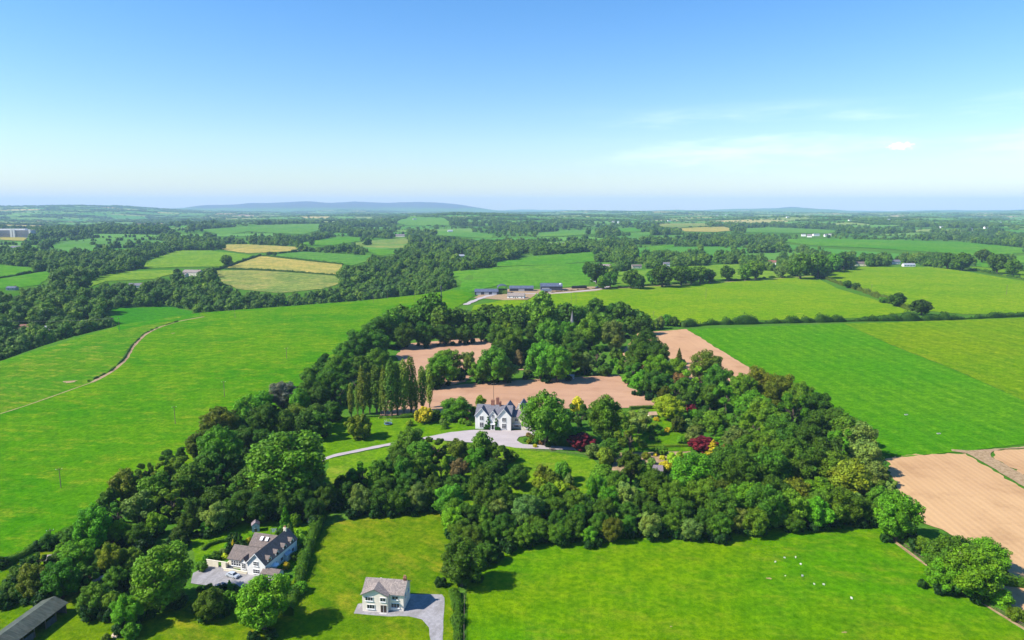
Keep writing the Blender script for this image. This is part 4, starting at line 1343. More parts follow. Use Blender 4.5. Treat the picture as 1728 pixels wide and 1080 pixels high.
hedge([(342, 930), (352, 922), (370, 916), (385, 914)], 1.4, 1.4, 'm', 'clipped hedge behind the left white house terrace', 90, 0.2, 0, clipped=True)
hedge([(640, 706), (670, 706), (700, 704)], 2.5, 1.8, 'm', 'low hedge at the foot of the poplars', 50, 0.3, 0.3)

# ================================================================== stuff: far woods, undergrowth
def scatter(name, P, S, rot, pick, protos, label, cat):
    me = bpy.data.meshes.new(name)
    n = len(P)
    me.vertices.add(n)
    me.vertices.foreach_set('co', np.asarray(P, np.float32).ravel())
    a = me.attributes.new('scl', 'FLOAT_VECTOR', 'POINT')
    a.data.foreach_set('vector', np.asarray(S, np.float32).ravel())
    a = me.attributes.new('rot', 'FLOAT', 'POINT')
    a.data.foreach_set('value', np.asarray(rot, np.float32))
    a = me.attributes.new('pick', 'INT', 'POINT')
    a.data.foreach_set('value', np.asarray(pick, np.int32))
    o = link(bpy.data.objects.new(name, me))
    ng = bpy.data.node_groups.new(name, 'GeometryNodeTree')
    ng.interface.new_socket('Geometry', in_out='INPUT', socket_type='NodeSocketGeometry')
    ng.interface.new_socket('Geometry', in_out='OUTPUT', socket_type='NodeSocketGeometry')
    N, Lk = ng.nodes, ng.links
    gi, go = N.new('NodeGroupInput'), N.new('NodeGroupOutput')
    jn = N.new('GeometryNodeJoinGeometry')
    for pm in protos:
        po = bpy.data.objects.new(name + '_source', pm)
        oi = N.new('GeometryNodeObjectInfo')
        oi.inputs['Object'].default_value = po
        oi.inputs['As Instance'].default_value = True
        Lk.new(oi.outputs['Geometry'], jn.inputs[0])
    ins = N.new('GeometryNodeInstanceOnPoints')
    ins.inputs['Pick Instance'].default_value = True
    Lk.new(gi.outputs[0], ins.inputs['Points'])
    Lk.new(jn.outputs[0], ins.inputs['Instance'])

    def named(nm, dt):
        q = N.new('GeometryNodeInputNamedAttribute')
        q.data_type = dt
        q.inputs['Name'].default_value = nm
        return next(s_ for s_ in q.outputs if s_.enabled and s_.name == 'Attribute')
    Lk.new(named('scl', 'FLOAT_VECTOR'), ins.inputs['Scale'])
    Lk.new(named('pick', 'INT'), ins.inputs['Instance Index'])
    cb = N.new('ShaderNodeCombineXYZ')
    Lk.new(named('rot', 'FLOAT'), cb.inputs[2])
    e2r = N.new('FunctionNodeEulerToRotation')
    Lk.new(cb.outputs[0], e2r.inputs[0])
    Lk.new(e2r.outputs[0], ins.inputs['Rotation'])
    Lk.new(ins.outputs[0], go.inputs[0])
    md = o.modifiers.new('scatter', 'NODES')
    md.node_group = ng
    tag(o, label, cat, kind='stuff')
    return o


FARP = []
for i in range(6):
    rg = np.random.default_rng(500 + i)
    lob = broad_lobes(rg, 10, 6.0, 6.6, 5.8, 0.62, (0.32, 0.5))
    FARP.append(crown_mesh('far_tree_source', lob, 620, 1.15, 520 + i, M['leaf_far'], core=0.82, sub=3, up=0.6, cv=0.4))
CLUMP = []
for i in range(4):
    rg = np.random.default_rng(540 + i)
    lob = []
    for k in range(9):
        a, q = k * 2.4, 13 * math.sqrt((k + 0.5) / 9)
        r = rg.uniform(4.2, 6.6)
        lob.append((math.cos(a) * q, math.sin(a) * q, r * 1.0 + rg.uniform(0.5, 3), r, r, r * 1.0))
    CLUMP.append(crown_mesh('far_clump_source', lob, 330, 2.1, 560 + i, M['leaf_far'], core=0.86, up=0.6, cv=0.4))
USH = []
for i in range(3):
    rg = np.random.default_rng(580 + i)
    lob = [l for l in broad_lobes(rg, 10, 1.0, 0.75, 0.8, 0.62, (0.34, 0.5)) if l[2] > 0.1]
    USH.append(crown_mesh('bush_source', lob, 330, 0.24, 590 + i, M['under'], core=0.8))

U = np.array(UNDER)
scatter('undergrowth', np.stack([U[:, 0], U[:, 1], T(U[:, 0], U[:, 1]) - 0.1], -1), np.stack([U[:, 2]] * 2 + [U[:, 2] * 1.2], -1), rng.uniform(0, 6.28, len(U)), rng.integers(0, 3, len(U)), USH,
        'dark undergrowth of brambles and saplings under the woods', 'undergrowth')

# ---- distant patchwork: cells of fields and woods beyond the traced country
NOGO = [np.array(p, float) for p in ([(770, 520), (770, 470), (1045, 470), (1045, 520)], [(1020, 560), (1020, 480), (1372, 470), (1900, 440), (1900, 560)])]


def in_fields(px, py):
    r = np.zeros(len(px), bool)
    for f in PXFIELDS:
        b = (px > f[:, 0].min()) & (px < f[:, 0].max()) & (py > f[:, 1].min()) & (py < f[:, 1].max())
        if b.any():
            i = np.nonzero(b)[0]
            r[i] |= inside(f, px[i], py[i])
    return r


HOUSE_PX = [(322, 460, 22, 9), (228, 482, 16, 8), (82, 556, 10, 9), (45, 551, 13, 8), (93, 580, 10, 9), (22, 394, 30, 9), (20, 489, 12, 5), (935, 413, 12, 5), (950, 410, 8, 5), (1020, 448, 22, 8), (1075, 449, 14, 6), (1125, 446, 8, 5), (1303, 443, 10, 6), (1450, 446, 14, 7), (1510, 440, 12, 6), (1535, 447, 16, 5), (27, 419, 14, 5), (1370, 399, 26, 5), (675, 398, 14, 4), (775, 433, 16, 6)]


def off_houses(px, py):
    r = np.ones(len(px), bool)
    for a, b, w, h in HOUSE_PX:
        r &= ~((np.abs(px - a) < w) & (py > b - h * 0.5) & (py < b + h * 2.0))
    return r


WOODS = [np.array(q_, float) for q_ in ([(1080, 440), (1100, 424), (1180, 414), (1300, 408), (1340, 414), (1330, 436), (1230, 428), (1180, 442)], [(690, 446), (700, 420), (760, 402), (860, 404), (900, 420), (860, 440), (790, 448)],
                                                [(900, 432), (890, 418), (940, 402), (1040, 402), (1075, 420), (1060, 438), (1010, 425)], [(1230, 452), (1240, 430), (1420, 424), (1590, 436), (1590, 450), (1440, 450), (1390, 460), (1300, 462)],
                                                [(1380, 402), (1400, 400), (1400, 402), (1382, 403)])]
rg = np.random.default_rng(77)
FQ = []
cells_v, cells_f, cells_c = [], [], []
tp, ts, tk = [], [], []             # single trees
cp, cs, ck = [], [], []             # clumps
ang = 0.35
ca, sa = math.cos(ang), math.sin(ang)
CW, CH = 300.0, 230.0


def line_trees(a, b, d):
    L = np.hypot(*(b - a))
    if d < 3600:
        n = int(L / 11)
        t = (np.arange(n) + rg.uniform(0, 1, n)) / max(n, 1)
        keep = rg.uniform(size=n) < 0.8
        p = a + (b - a) * t[keep][:, None] + rg.normal(0, 1.5, (keep.sum(), 2))
        big = rg.uniform(size=len(p)) < 0.35
        s_ = np.where(big, rg.uniform(0.65, 1.15, len(p)), rg.uniform(0.32, 0.5, len(p)))
        tp.extend(p)
        ts.extend(s_)
    else:
        n = max(1, int(L / (34 if d < 6500 else 55)))
        t = (np.arange(n) + rg.uniform(0, 1, n)) / n
        p = a + (b - a) * t[:, None]
        cp.extend(p)
        cs.extend(np.stack([rg.uniform(0.35, 0.85, n) * (1 if d < 6500 else 1.3), rg.uniform(0.35, 0.85, n)], -1))


FCOL = [(0.060, 0.190, 0.016), (0.085, 0.205, 0.024), (0.110, 0.215, 0.03), (0.070, 0.180, 0.02), (0.26, 0.25, 0.075), (0.16, 0.22, 0.05), (0.36, 0.30, 0.10), (0.30, 0.22, 0.12)]
FP = [0.22, 0.22, 0.16, 0.16, 0.07, 0.10, 0.05, 0.02]
_I, _J = np.meshgrid(np.arange(-46, 67), np.arange(-40, 81), indexing='ij')
_q = np.random.default_rng(4)
_a = (_I + _q.uniform(-0.33, 0.33, _I.shape)) * CW
_b = (_J + _q.uniform(-0.33, 0.33, _I.shape)) * CH
CRN = np.stack([_a * ca - _b * sa, _a * sa + _b * ca], -1)
CRZ = T(CRN[..., 0], CRN[..., 1])
CPX = np.stack(project(CRN[..., 0], CRN[..., 1], CRZ), -1)
for i in range(_I.shape[0] - 1):
    for j in range(_I.shape[1] - 1):
        c4 = [CRN[i, j], CRN[i + 1, j], CRN[i + 1, j + 1], CRN[i, j + 1]]
        m = sum(c4) / 4
        d = math.hypot(*m)
        th = math.atan2(m[0], m[1])
        if not ((1850 if th < 0.0 else 1150) < d < 15500) or abs(th) > 0.74:
            continue
        lf = 0.58 if th < 0.0 else 0.74
        if d > 5000:
            lf += 0.10
        P4 = np.array([CPX[i, j], CPX[i + 1, j], CPX[i + 1, j + 1], CPX[i, j + 1]])
        P4 = np.vstack([P4, P4.mean(0)])
        clash = d < 6500 and in_fields(P4[:, 0], P4[:, 1]).any()
        isfield = _q.uniform() < lf and not clash
        if clash and d < 2600:
            continue
        if d < 1900 and NOGO[1] is not None and inside(NOGO[1], P4[:, 0], P4[:, 1]).any():
            continue
        if isfield:
            col = FCOL[_q.choice(4 if d < 3400 else len(FCOL), p=None if d < 3400 else FP)]
            if d < 4600:
                FQ.append(np.array([m + (c_ - m) * 0.95 for c_ in c4]))
            k = 3
            n0 = len(cells_v)
            for a in range(k + 1):
                for b in range(k + 1):
                    u_, v_ = a / k, b / k
                    p = c4[0] * (1 - u_) * (1 - v_) + c4[1] * u_ * (1 - v_) + c4[2] * u_ * v_ + c4[3] * (1 - u_) * v_
                    cells_v.append((p[0], p[1], 0.35 + 0.0003 * d))
            cj = _q.uniform(0.93, 1.07)
            for a in range(k):
                for b in range(k):
                    cells_f.append((n0 + a * (k + 1) + b, n0 + (a + 1) * (k + 1) + b, n0 + (a + 1) * (k + 1) + b + 1, n0 + a * (k + 1) + b + 1))
                    cells_c.append(tuple(c_ * cj for c_ in col))
            line_trees(c4[0], c4[1], d)
            line_trees(c4[0], c4[3], d)
        elif d > 4200:
            sp = 27 if d < 6500 else 44
            n = int(CW * CH / sp ** 2 * (0.75 if d < 6500 else 0.6))
            u_, v_ = rg.uniform(0, 1, (2, n))
            p = c4[0] * ((1 - u_) * (1 - v_))[:, None] + c4[1] * (u_ * (1 - v_))[:, None] + c4[2] * (u_ * v_)[:, None] + c4[3] * ((1 - u_) * v_)[:, None]
            cp.extend(p)
            cs.extend(np.stack([rg.uniform(0.8, 1.2, n) * (1 if d < 6500 else 1.6), rg.uniform(0.7, 1.25, n)], -1))
        else:
            line_trees(c4[0], c4[1], d)
            line_trees(c4[0], c4[3], d)
cells_v = np.array(cells_v)
cells_v[:, 2] += T(cells_v[:, 0], cells_v[:, 1])
cells_v = cells_v.tolist()

me = bpy.data.meshes.new('far_fields')
me.from_pydata(cells_v, [], cells_f)
ca_ = me.color_attributes.new('field_col', 'FLOAT_COLOR', 'CORNER')
cc = np.ones((len(cells_f) * 4, 4), np.float32)
cc[:, :3] = np.repeat(np.array(cells_c, np.float32), 4, 0)
ca_.data.foreach_set('color', cc.ravel())
t_ = NT('far_fields')
av = t_.node('ShaderNodeAttribute', attribute_name='field_col')
nz = t_.noise(t_.pos(), 0.01, 4, 0.6)
me.materials.append(t_.surface(t_.mix(t_.ramp(nz, 0.35, 0.65, 0, 0.6), av.outputs['Color'], t_.mix(1.0, av.outputs['Color'], (1.3, 1.1, 1.1), 'MULTIPLY')), 0.95, spec=0.05))
o = link(bpy.data.objects.new('far_fields', me))
tag(o, 'patchwork of small far fields running to the horizon', 'far fields', kind='structure')

# ---- woods of the valley and the middle distance: everywhere that no field was traced
cand = []
for spc, r0, r1 in ((11.5, 470, 1500), (11.5, 1500, 2300), (15.0, 2300, 4300)):
    for y in np.arange(300, r1, spc * 0.87):
        x = np.arange(-0.8 * y - 60, 0.8 * y + 60, spc)
        P = np.stack([x + rg.uniform(-0.4, 0.4, len(x)) * spc, np.full(len(x), y) + rg.uniform(-0.4, 0.4, len(x)) * spc], -1)
        q = np.hypot(P[:, 0], P[:, 1])
        cand.append(np.column_stack([P[(q >= r0) & (q < r1)], np.full(((q >= r0) & (q < r1)).sum(), spc)]))
C = np.concatenate(cand)
x, y = C[:, 0], C[:, 1]
d = np.hypot(x, y)
z = T(x, y)
th = np.arctan2(x, y)
beyond = d > np.interp(th, _ct, _cr) + 75
left = (th < -0.07) & beyond
far = d > 1120
ok = left | (far & (th > -0.07)) | ((d > 960) & (th > -0.09) & (th < 0.0) & beyond & False)
# uneven density: groves and thinner places
dn = np.sin(x / 190 + 1.3) * np.sin(y / 240) + 0.6 * np.sin(x / 77 + y / 101) + 0.5 * np.sin(x / 410 - y / 330 + 2)
grove = sm((dn + 0.1) / 0.45)
prob = np.where(d < 1500, 0.95, np.where(d < 2600, 0.05 + 0.85 * grove, 0.04 + 0.6 * grove))
prob = np.where((th > 0.0) & (d > 1300), prob * 0.8, prob)
prob = np.where((th < -0.1) & (d < 2300), np.maximum(prob, 0.36 + 0.58 * grove), prob)
_pp = project(x, y, z)
for wp in WOODS:
    prob = np.where(inside(wp, _pp[0], _pp[1]), 0.96, prob)
for q_ in FQ:
    b_ = np.nonzero((x > q_[:, 0].min()) & (x < q_[:, 0].max()) & (y > q_[:, 1].min()) & (y < q_[:, 1].max()))[0]
    if len(b_):
        prob[b_[inside(q_, x[b_], y[b_])]] *= 0.012
ok &= rg.uniform(size=len(x)) < prob
hs = (0.6 + 1.1 * rg.uniform(0, 1, len(x)) ** 1.7) * np.where(d > 2600, 1.25, 1.0) * np.where((d < 1500), 0.95, 1.0)
hs *= 1 + 0.18 * np.sin(x / 43 + 2) * np.sin(y / 57)
b0 = np.array(project(x, y, z))
b1 = np.array(project(x, y, z + 9 * hs))
b2 = np.array(project(x, y, z + 12.5 * hs))
for bb in (b0, b1, b2):
    ok &= ~in_fields(bb[0], bb[1])
for p in NOGO:
    ok &= ~inside(p, b0[0], b0[1])
ok &= off_houses(b0[0], b0[1])
tp2, ts2 = C[ok][:, :2], hs[ok]
TP = np.array(tp)
TS = np.array(ts)
pb = np.array(project(TP[:, 0], TP[:, 1], T(TP[:, 0], TP[:, 1])))
pt = np.array(project(TP[:, 0], TP[:, 1], T(TP[:, 0], TP[:, 1]) + 11 * TS))
kk = ~in_fields(pb[0], pb[1]) & ~in_fields(pt[0], pt[1])
TP, TS = TP[kk], TS[kk]
near_ = np.hypot(tp2[:, 0], tp2[:, 1]) < 1500


def put_trees(name, P, s_, label):
    n = len(P)
    sx = s_ * rg.uniform(0.85, 1.15, n)
    scatter(name, np.stack([P[:, 0], P[:, 1], T(P[:, 0], P[:, 1]) - 0.3], -1), np.stack([sx, sx, s_ * rg.uniform(0.9, 1.15, n)], -1), rg.uniform(0, 6.28, n), rg.integers(0, 6, n), FARP, label, 'woodland')


put_trees('valley_woodland', tp2[near_], ts2[near_], 'dense woods filling the valley behind the left pasture')
put_trees('distant_woodland', np.concatenate([tp2[~near_], TP]), np.concatenate([ts2[~near_], TS]), 'distant woods and hedgerow trees of the patchwork country')
CPt, CSs = np.array(cp), np.array(cs)
pb = np.array(project(CPt[:, 0], CPt[:, 1], T(CPt[:, 0], CPt[:, 1])))
kk = ~in_fields(pb[0], pb[1])
CPt, CSs = CPt[kk], CSs[kk]
n = len(CPt)
scatter('horizon_woodland', np.stack([CPt[:, 0], CPt[:, 1], T(CPt[:, 0], CPt[:, 1]) - 0.5], -1), np.stack([CSs[:, 0], CSs[:, 0], CSs[:, 1]], -1), rg.uniform(0, 6.28, n), rg.integers(0, 4, n), CLUMP,
        'blue-green woods and hedges fading towards the horizon', 'woodland')
print('TREES', len(REG), 'valley', near_.sum(), 'distant', (~near_).sum() + len(TP), 'clumps', n, 'cells', len(cells_f) // 9)

# ================================================================== buildings
def wallmat(name, col, var=0.06):
    t = NT(name)
    n = t.noise(t.pos((1, 1, 0.35)), 0.8, 5, 0.65)
    n2 = t.noise(t.pos(), 6, 3)
    c = t.mix(t.ramp(n, 0.3, 0.75), tuple(q * (1 - var * 2) for q in col), col)
    return t.surface(c, 0.85, bump=n2, bstr=0.1, bdist=0.02, spec=0.2)


def roofmat(name, col, pitch=0.28, var=0.25):
    """slates or tiles: courses and stray lighter or darker pieces"""
    t = NT(name)
    br = t.node('ShaderNodeTexBrick')
    br.inputs['Scale'].default_value = 1.0
    br.inputs['Mortar Size'].default_value = 0.02
    br.inputs['Brick Width'].default_value = pitch * 1.3
    br.inputs['Row Height'].default_value = pitch
    br.inputs['Color1'].default_value = tuple(c * (1 - var) for c in col) + (1,)
    br.inputs['Color2'].default_value = tuple(min(1, c * (1 + var)) for c in col) + (1,)
    br.inputs['Mortar'].default_value = tuple(c * 0.45 for c in col) + (1,)
    t.l.new(t.pos((1, 1, 1), local=True), br.inputs['Vector'])
    n = t.noise(t.pos(), 0.6, 4, 0.7)
    c = t.mix(t.ramp(n, 0.35, 0.7, 0, 0.45), br.outputs['Color'], t.mix(1.0, br.outputs['Color'], (1.35, 1.3, 1.2), 'MULTIPLY'))
    return t.surface(c, 0.75, spec=0.25)


W_WHITE = wallmat('white_render', (0.80, 0.77, 0.71))
W_CREAM = wallmat('cream_render', (0.78, 0.70, 0.52))
W_STONE = wallmat('pale_stone_render', (0.86, 0.74, 0.61))
W_TRIM = plain('white_paint', (0.82, 0.81, 0.78), 0.5, 0.04)
W_DARKWALL = wallmat('dark_timber', (0.10, 0.11, 0.12), 0.2)
SLATE = roofmat('blue_slate', (0.15, 0.145, 0.165))
SLATE_L = roofmat('plum_slate', (0.20, 0.16, 0.17))
TILE = roofmat('brown_tile', (0.150, 0.118, 0.104))
TILE_G = roofmat('grey_brown_tile', (0.25, 0.205, 0.18))
BRICK = roofmat('red_brick', (0.30, 0.13, 0.09), 0.1)
GLASS = plain('window_glass', (0.03, 0.035, 0.045), 0.08, 0.2, spec=0.6)
POTS = plain('terracotta', (0.42, 0.20, 0.11), 0.8)
WOOD = plain('weathered_wood', (0.16, 0.12, 0.085), 0.85, 0.3, 2)
METAL_G = plain('galvanised_metal', (0.42, 0.43, 0.44), 0.45, 0.15, 1, metal=0.3)
METAL_B = plain('blue_grey_cladding', (0.085, 0.10, 0.14), 0.5, 0.2, 0.4)
METAL_D = plain('dark_cladding', (0.05, 0.055, 0.075), 0.55, 0.25, 0.4)
PLASTIC_W = plain('white_plastic', (0.82, 0.82, 0.82), 0.4, 0.03)
BLACKP = plain('black_plastic_wrap', (0.02, 0.02, 0.025), 0.35, 0.3, 2)
RUBBER = plain('rubber', (0.02, 0.02, 0.02), 0.8, 0.2)
CONC = plain('concrete', (0.42, 0.40, 0.37), 0.9, 0.15)


def window(parent, x, y, z, w, h, ang=0.0, nx=2, ny=2, sill=True, mat=None, pane=None, name='window'):
    """frame > pane, sill; ang = 0 looks towards local -y"""
    b = MB()
    f = 0.06
    b.box(-w / 2, -w / 2 + f, -0.10, 0.05, 0, h)
    b.box(w / 2 - f, w / 2, -0.10, 0.05, 0, h)
    b.box(-w / 2 + f, w / 2 - f, -0.10, 0.05, h - f, h)
    b.box(-w / 2 + f, w / 2 - f, -0.10, 0.05, 0, f)
    for i in range(1, nx):
        xx = -w / 2 + w * i / nx
        b.box(xx - 0.025, xx + 0.025, -0.085, 0.04, f, h - f)
    for i in range(1, ny):
        zz = h * i / ny
        b.box(-w / 2 + f, w / 2 - f, -0.082, 0.035, zz - 0.025, zz + 0.025)
    o = b.obj(name, mat or W_TRIM, parent, (x, y, z), ang)
    MB().box(-w / 2 + 0.05, w / 2 - 0.05, -0.04, 0.03, 0.05, h - 0.05).obj('pane', pane or GLASS, o)
    if sill:
        MB().box(-w / 2 - 0.1, w / 2 + 0.1, -0.2, 0.02, -0.12, -0.005).obj('sill', W_TRIM, o)
    return o


def ivy(parent, boxes, seed):
    rg_ = np.random.default_rng(seed)
    lob = []
    for x0, x1, y, z0, z1 in boxes:
        for _ in range(14):
            q = rg_.uniform()
            r = rg_.uniform(0.45, 0.8) * (1.1 - 0.5 * q)
            lob.append((rg_.uniform(x0, x1) * (1 - 0.5 * q) + (x0 + x1) / 2 * 0.5 * q, y, z0 + (z1 - z0) * q, r, r * 0.55, r))
    me_ = crown_mesh('ivy', lob, 1500, 0.24, seed, M['leaf'], core=0.8)
    o = link(bpy.data.objects.new('ivy', me_), parent)
    o.color = (0.02, 0.10, 0.008, 1)
    return o


def chimney(parent, x, y, z0, z1, w=1.1, d=0.7, pots=2, mat=None):
    b = MB().box(x - w / 2, x + w / 2, y - d / 2, y + d / 2, z0, z1)
    b.box(x - w / 2 - 0.08, x + w / 2 + 0.08, y - d / 2 - 0.08, y + d / 2 + 0.08, z1 - 0.25, z1 + 0.04)
    o = b.obj('chimney', mat or BRICK, parent)
    for i in range(pots):
        xx = x + (i - (pots - 1) / 2) * w / max(pots, 1) * 0.9
        MB().tube([(xx, y, z1), (xx, y, z1 + 0.35), (xx, y, z1 + 0.6)], [0.16, 0.14, 0.17], 8).obj('chimney_pot', POTS, o)
    return o


# ---------------------------------------------------------------- the white manor
pA = G(802, 724)
h = empty('manor_house', (pA[0], pA[1], pA[2] + 0.12), R(-8.7))
tag(h, 'large white gabled manor with slate roofs and brick chimneys', 'house')
wb = MB()
wb.block(0.05, 18.2, 1.0, 11, 7.2, 11.2, 'x')
wb.block(0, 6.7, 0, 6, 7.25, 11.0, 'y')
wb.block(11.5, 18.3, -0.6, 6, 7.25, 11.1, 'y')
wb.block(7.3, 10.9, 0.5, 5, 7.4, 9.7, 'y')
wb.obj('wall', W_WHITE, h)
wb = MB().block(18.32, 23.2, 3.2, 10.5, 6.2, 8.6, 'x').block(12.0, 17.5, 9.5, 20, 6.4, 9.9, 'y').obj('wall', W_CREAM, h)
wb = MB().block(23.22, 30, 1.6, 11, 5.6, 8.4, 'x').block(18.5, 24.5, 12.5, 24, 6.2, 10.0, 'y').obj('wall', W_CREAM, h)
rb = MB().groof(0.05, 18.2, 1.0, 11, 7.2, 11.2, 'x', ends=(0.3, 0.3))
main_roof = rb.obj('roof', SLATE, h)
MB().groof(0, 6.7, 0, 6, 7.28, 11.03, 'y', over=0.4, ends=(0.45, 0.0)).groof(11.5, 18.3, -0.6, 6, 7.28, 11.13, 'y', over=0.4, ends=(0.45, 0.0)).groof(7.3, 10.9, 0.5, 5, 7.43, 9.73, 'y', over=0.3, ends=(0.35, 0.0)).obj('gable_roof', SLATE, h)
MB().groof(18.5, 23.2, 3.2, 10.5, 6.2, 8.6, 'x', ends=(0, 0.1)).groof(23.4, 30, 1.6, 11, 5.6, 8.4, 'x', ends=(0.1, 0.3)).obj('wing_roof', SLATE_L, h)
MB().groof(12.0, 17.5, 10.9, 20, 6.4, 9.9, 'y', ends=(0.0, 0.3)).groof(18.5, 24.5, 12.5, 24, 6.2, 10.0, 'y', ends=(0.4, 0.3)).obj('rear_roof', SLATE, h)
# white barge boards on the front gables
for x0, x1, y, ze, zr in ((0, 6.7, -0.46, 7.28, 11.03), (11.5, 18.3, -1.06, 7.28, 11.13), (7.3, 10.9, 0.14, 7.43, 9.73), (18.5, 24.5, 12.08, 6.2, 10.0)):
    m = (x0 + x1) / 2
    sl = (zr - ze) / (m - x0)
    b = MB()
    for sgn in (-1, 1):
        e = m + sgn * (m - x0 + 0.42)
        ze2 = ze - 0.42 * sl
        pts = [(e, y, ze2 + 0.14), (m, y, zr + 0.14), (m, y, zr - 0.12), (e, y, ze2 - 0.12)]
        b.faces(pts + [(a, y - 0.06, c) for a, _, c in pts], [(0, 1, 2, 3), (7, 6, 5, 4), (0, 4, 5, 1), (1, 5, 6, 2), (2, 6, 7, 3), (3, 7, 4, 0)])
    b.obj('barge_board', W_TRIM, h)
for x, y, z, w, hh, nx, ny in ((3.3, 0, 4.75, 2.0, 2.1, 2, 3), (3.3, 0, 1.1, 2.0, 2.5, 2, 3), (14.9, -0.6, 4.6, 2.1, 2.1, 2, 3), (14.9, -0.6, 0.95, 2.2, 2.6, 3, 3), (9.1, 0.5, 6.0, 1.15, 1.6, 2, 2),
                               (20.6, 3.2, 3.9, 1.7, 1.5, 2, 2), (20.6, 3.2, 0.9, 2.2, 1.8, 3, 2), (26.0, 1.6, 3.4, 1.3, 1.5, 2, 2), (26.0, 1.6, 0.9, 1.3, 1.6, 2, 2), (28.5, 1.6, 3.4, 1.3, 1.5, 2, 2)):
    window(h, x, y - 0.02, z, w, hh, 0, nx, ny)
for y, z in ((3.0, 4.7), (3.0, 1.2), (8.4, 4.7)):
    window(h, -0.02, y, z, 1.4, 2.0, -math.pi / 2, 2, 2)
pr = MB().box(8.2, 8.45, -0.9, -0.65, 0, 2.9).box(9.75, 10.0, -0.9, -0.65, 0, 2.9).box(7.95, 10.25, -1.1, 0.48, 2.92, 3.2).box(8.0, 10.2, -1.05, 0.45, -0.05, 0.12).obj('porch', W_TRIM, h)
dr = MB().box(8.55, 9.65, 0.38, 0.49, 0.13, 2.6).obj('door', plain('dark_green_door', (0.02, 0.045, 0.03), 0.4), h)
MB().box(9.45, 9.53, 0.30, 0.38, 1.2, 1.3).obj('handle', METAL_G, dr)
ivy(h, [(5.4, 8.0, -0.25, 0.3, 6.6), (4.6, 6.6, -0.35, 0.2, 2.6)], 71)
ivy(h, [(10.2, 11.9, -0.75, 0.3, 6.2), (10.6, 13.0, -0.95, 0.2, 1.6)], 72)
chimney(h, 8.0, 6.0, 10.4, 13.6, 1.7, 0.9, 3)
chimney(h, 9.9, 9.6, 8.6, 13.9, 1.5, 0.9, 3)
chimney(h, 11.9, 6.0, 10.6, 12.9, 0.8, 1.6, 2)
chimney(h, 21.0, 11.4, 6.5, 10.9, 1.0, 0.8, 2, W_CREAM)
chimney(h, 22.5, 6.85, 8.3, 10.2, 0.8, 0.7, 1, W_CREAM)
MB().box(18.9, 22.9, 1.9, 3.17, 2.5, 2.72).box(19.0, 19.15, 2.0, 2.15, 0, 2.5).box(22.7, 22.85, 2.0, 2.15, 0, 2.5).obj('veranda', W_TRIM, h)

# ---------------------------------------------------------------- the left white house
pL = G(418, 970)
h = empty('white_house', (pL[0], pL[1], pL[2] + 0.1), R(-15))
tag(h, 'white house with brown roofs and a row of dormers, left foreground', 'house')
MB().block(0, 6.3, 0, 17, 4.1, 7.2, 'y').obj('wall', W_WHITE, h)
MB().block(-8.2, -0.02, 2.2, 9.4, 3.1, 5.7, 'x').obj('wall', W_CREAM, h)
MB().block(-6.6, -0.02, 10.6, 16.9, 3.4, 6.1, 'x').obj('wall', W_WHITE, h)
MB().block(-3.4, -0.9, 1.3, 4.0, 2.9, 4.4, 'y').obj('entrance_wall', W_WHITE, h)
MB().groof(0, 6.3, 0, 17, 4.1, 7.2, 'y', over=0.35, ends=(0.35, 0.35)).obj('roof', TILE, h)
MB().groof(-8.2, 2.2, 2.2, 9.4, 3.1, 5.7, 'x', over=0.35, ends=(0.35, 0)).obj('wing_roof', TILE, h)
MB().groof(-6.6, 2.4, 10.6, 16.9, 3.4, 6.1, 'x', over=0.35, ends=(0.35, 0)).obj('rear_roof', TILE, h)
MB().groof(-3.4, -0.9, 1.3, 5.5, 2.92, 4.43, 'y', over=0.2, ends=(0.25, 0)).obj('entrance_roof', TILE, h)
for y in (2.4, 6.4, 10.4, 14.4):
    d_ = MB()
    d_.faces([(5.0, y - 0.9, 3.6), (6.34, y - 0.9, 3.6), (6.34, y - 0.9, 5.0), (6.34, y, 5.75), (6.34, y + 0.9, 5.0), (6.34, y + 0.9, 3.6), (5.0, y + 0.9, 3.6), (5.0, y - 0.9, 4.9), (4.2, y, 5.75), (5.0, y + 0.9, 4.9)],
             [(1, 5, 4, 3, 2), (0, 1, 2, 7), (6, 9, 4, 5), (0, 6, 5, 1)])
    do = d_.obj('dormer', W_WHITE, h)
    MB().slab([(6.6, y - 1.1, 4.92), (6.6, y, 5.86), (3.6, y, 5.86), (4.6, y - 1.1, 4.92)], 0.1).slab([(6.6, y, 5.86), (6.6, y + 1.1, 4.92), (4.6, y + 1.1, 4.92), (3.6, y, 5.86)], 0.1).obj('dormer_roof', TILE, do)
    w_ = MB().box(6.345, 6.40, y - 0.5, y + 0.5, 3.9, 4.9).obj('dormer_window', GLASS, do)
for x, y, z, w, hh, nx, ny in ((3.15, 0, 3.3, 1.7, 1.4, 3, 2), (3.15, 0, 0.8, 2.2, 1.4, 3, 2), (-2.15, 1.3, 0.9, 1.3, 1.9, 2, 3), (-4.2, 2.2, 0.9, 0.75, 1.7, 1, 2), (-5.1, 2.2, 0.9, 0.75, 1.7, 1, 2), (-6.0, 2.2, 0.9, 0.75, 1.7, 1, 2), (-6.9, 2.2, 0.9, 0.75, 1.7, 1, 2)):
    window(h, x, y - 0.02, z, w, hh, 0, nx, ny)
for y in (2.0, 5.2, 8.4, 11.6, 14.6):
    window(h, 6.32, y, 0.9, 1.3, 1.3, math.pi / 2, 2, 1)
bb = MB()
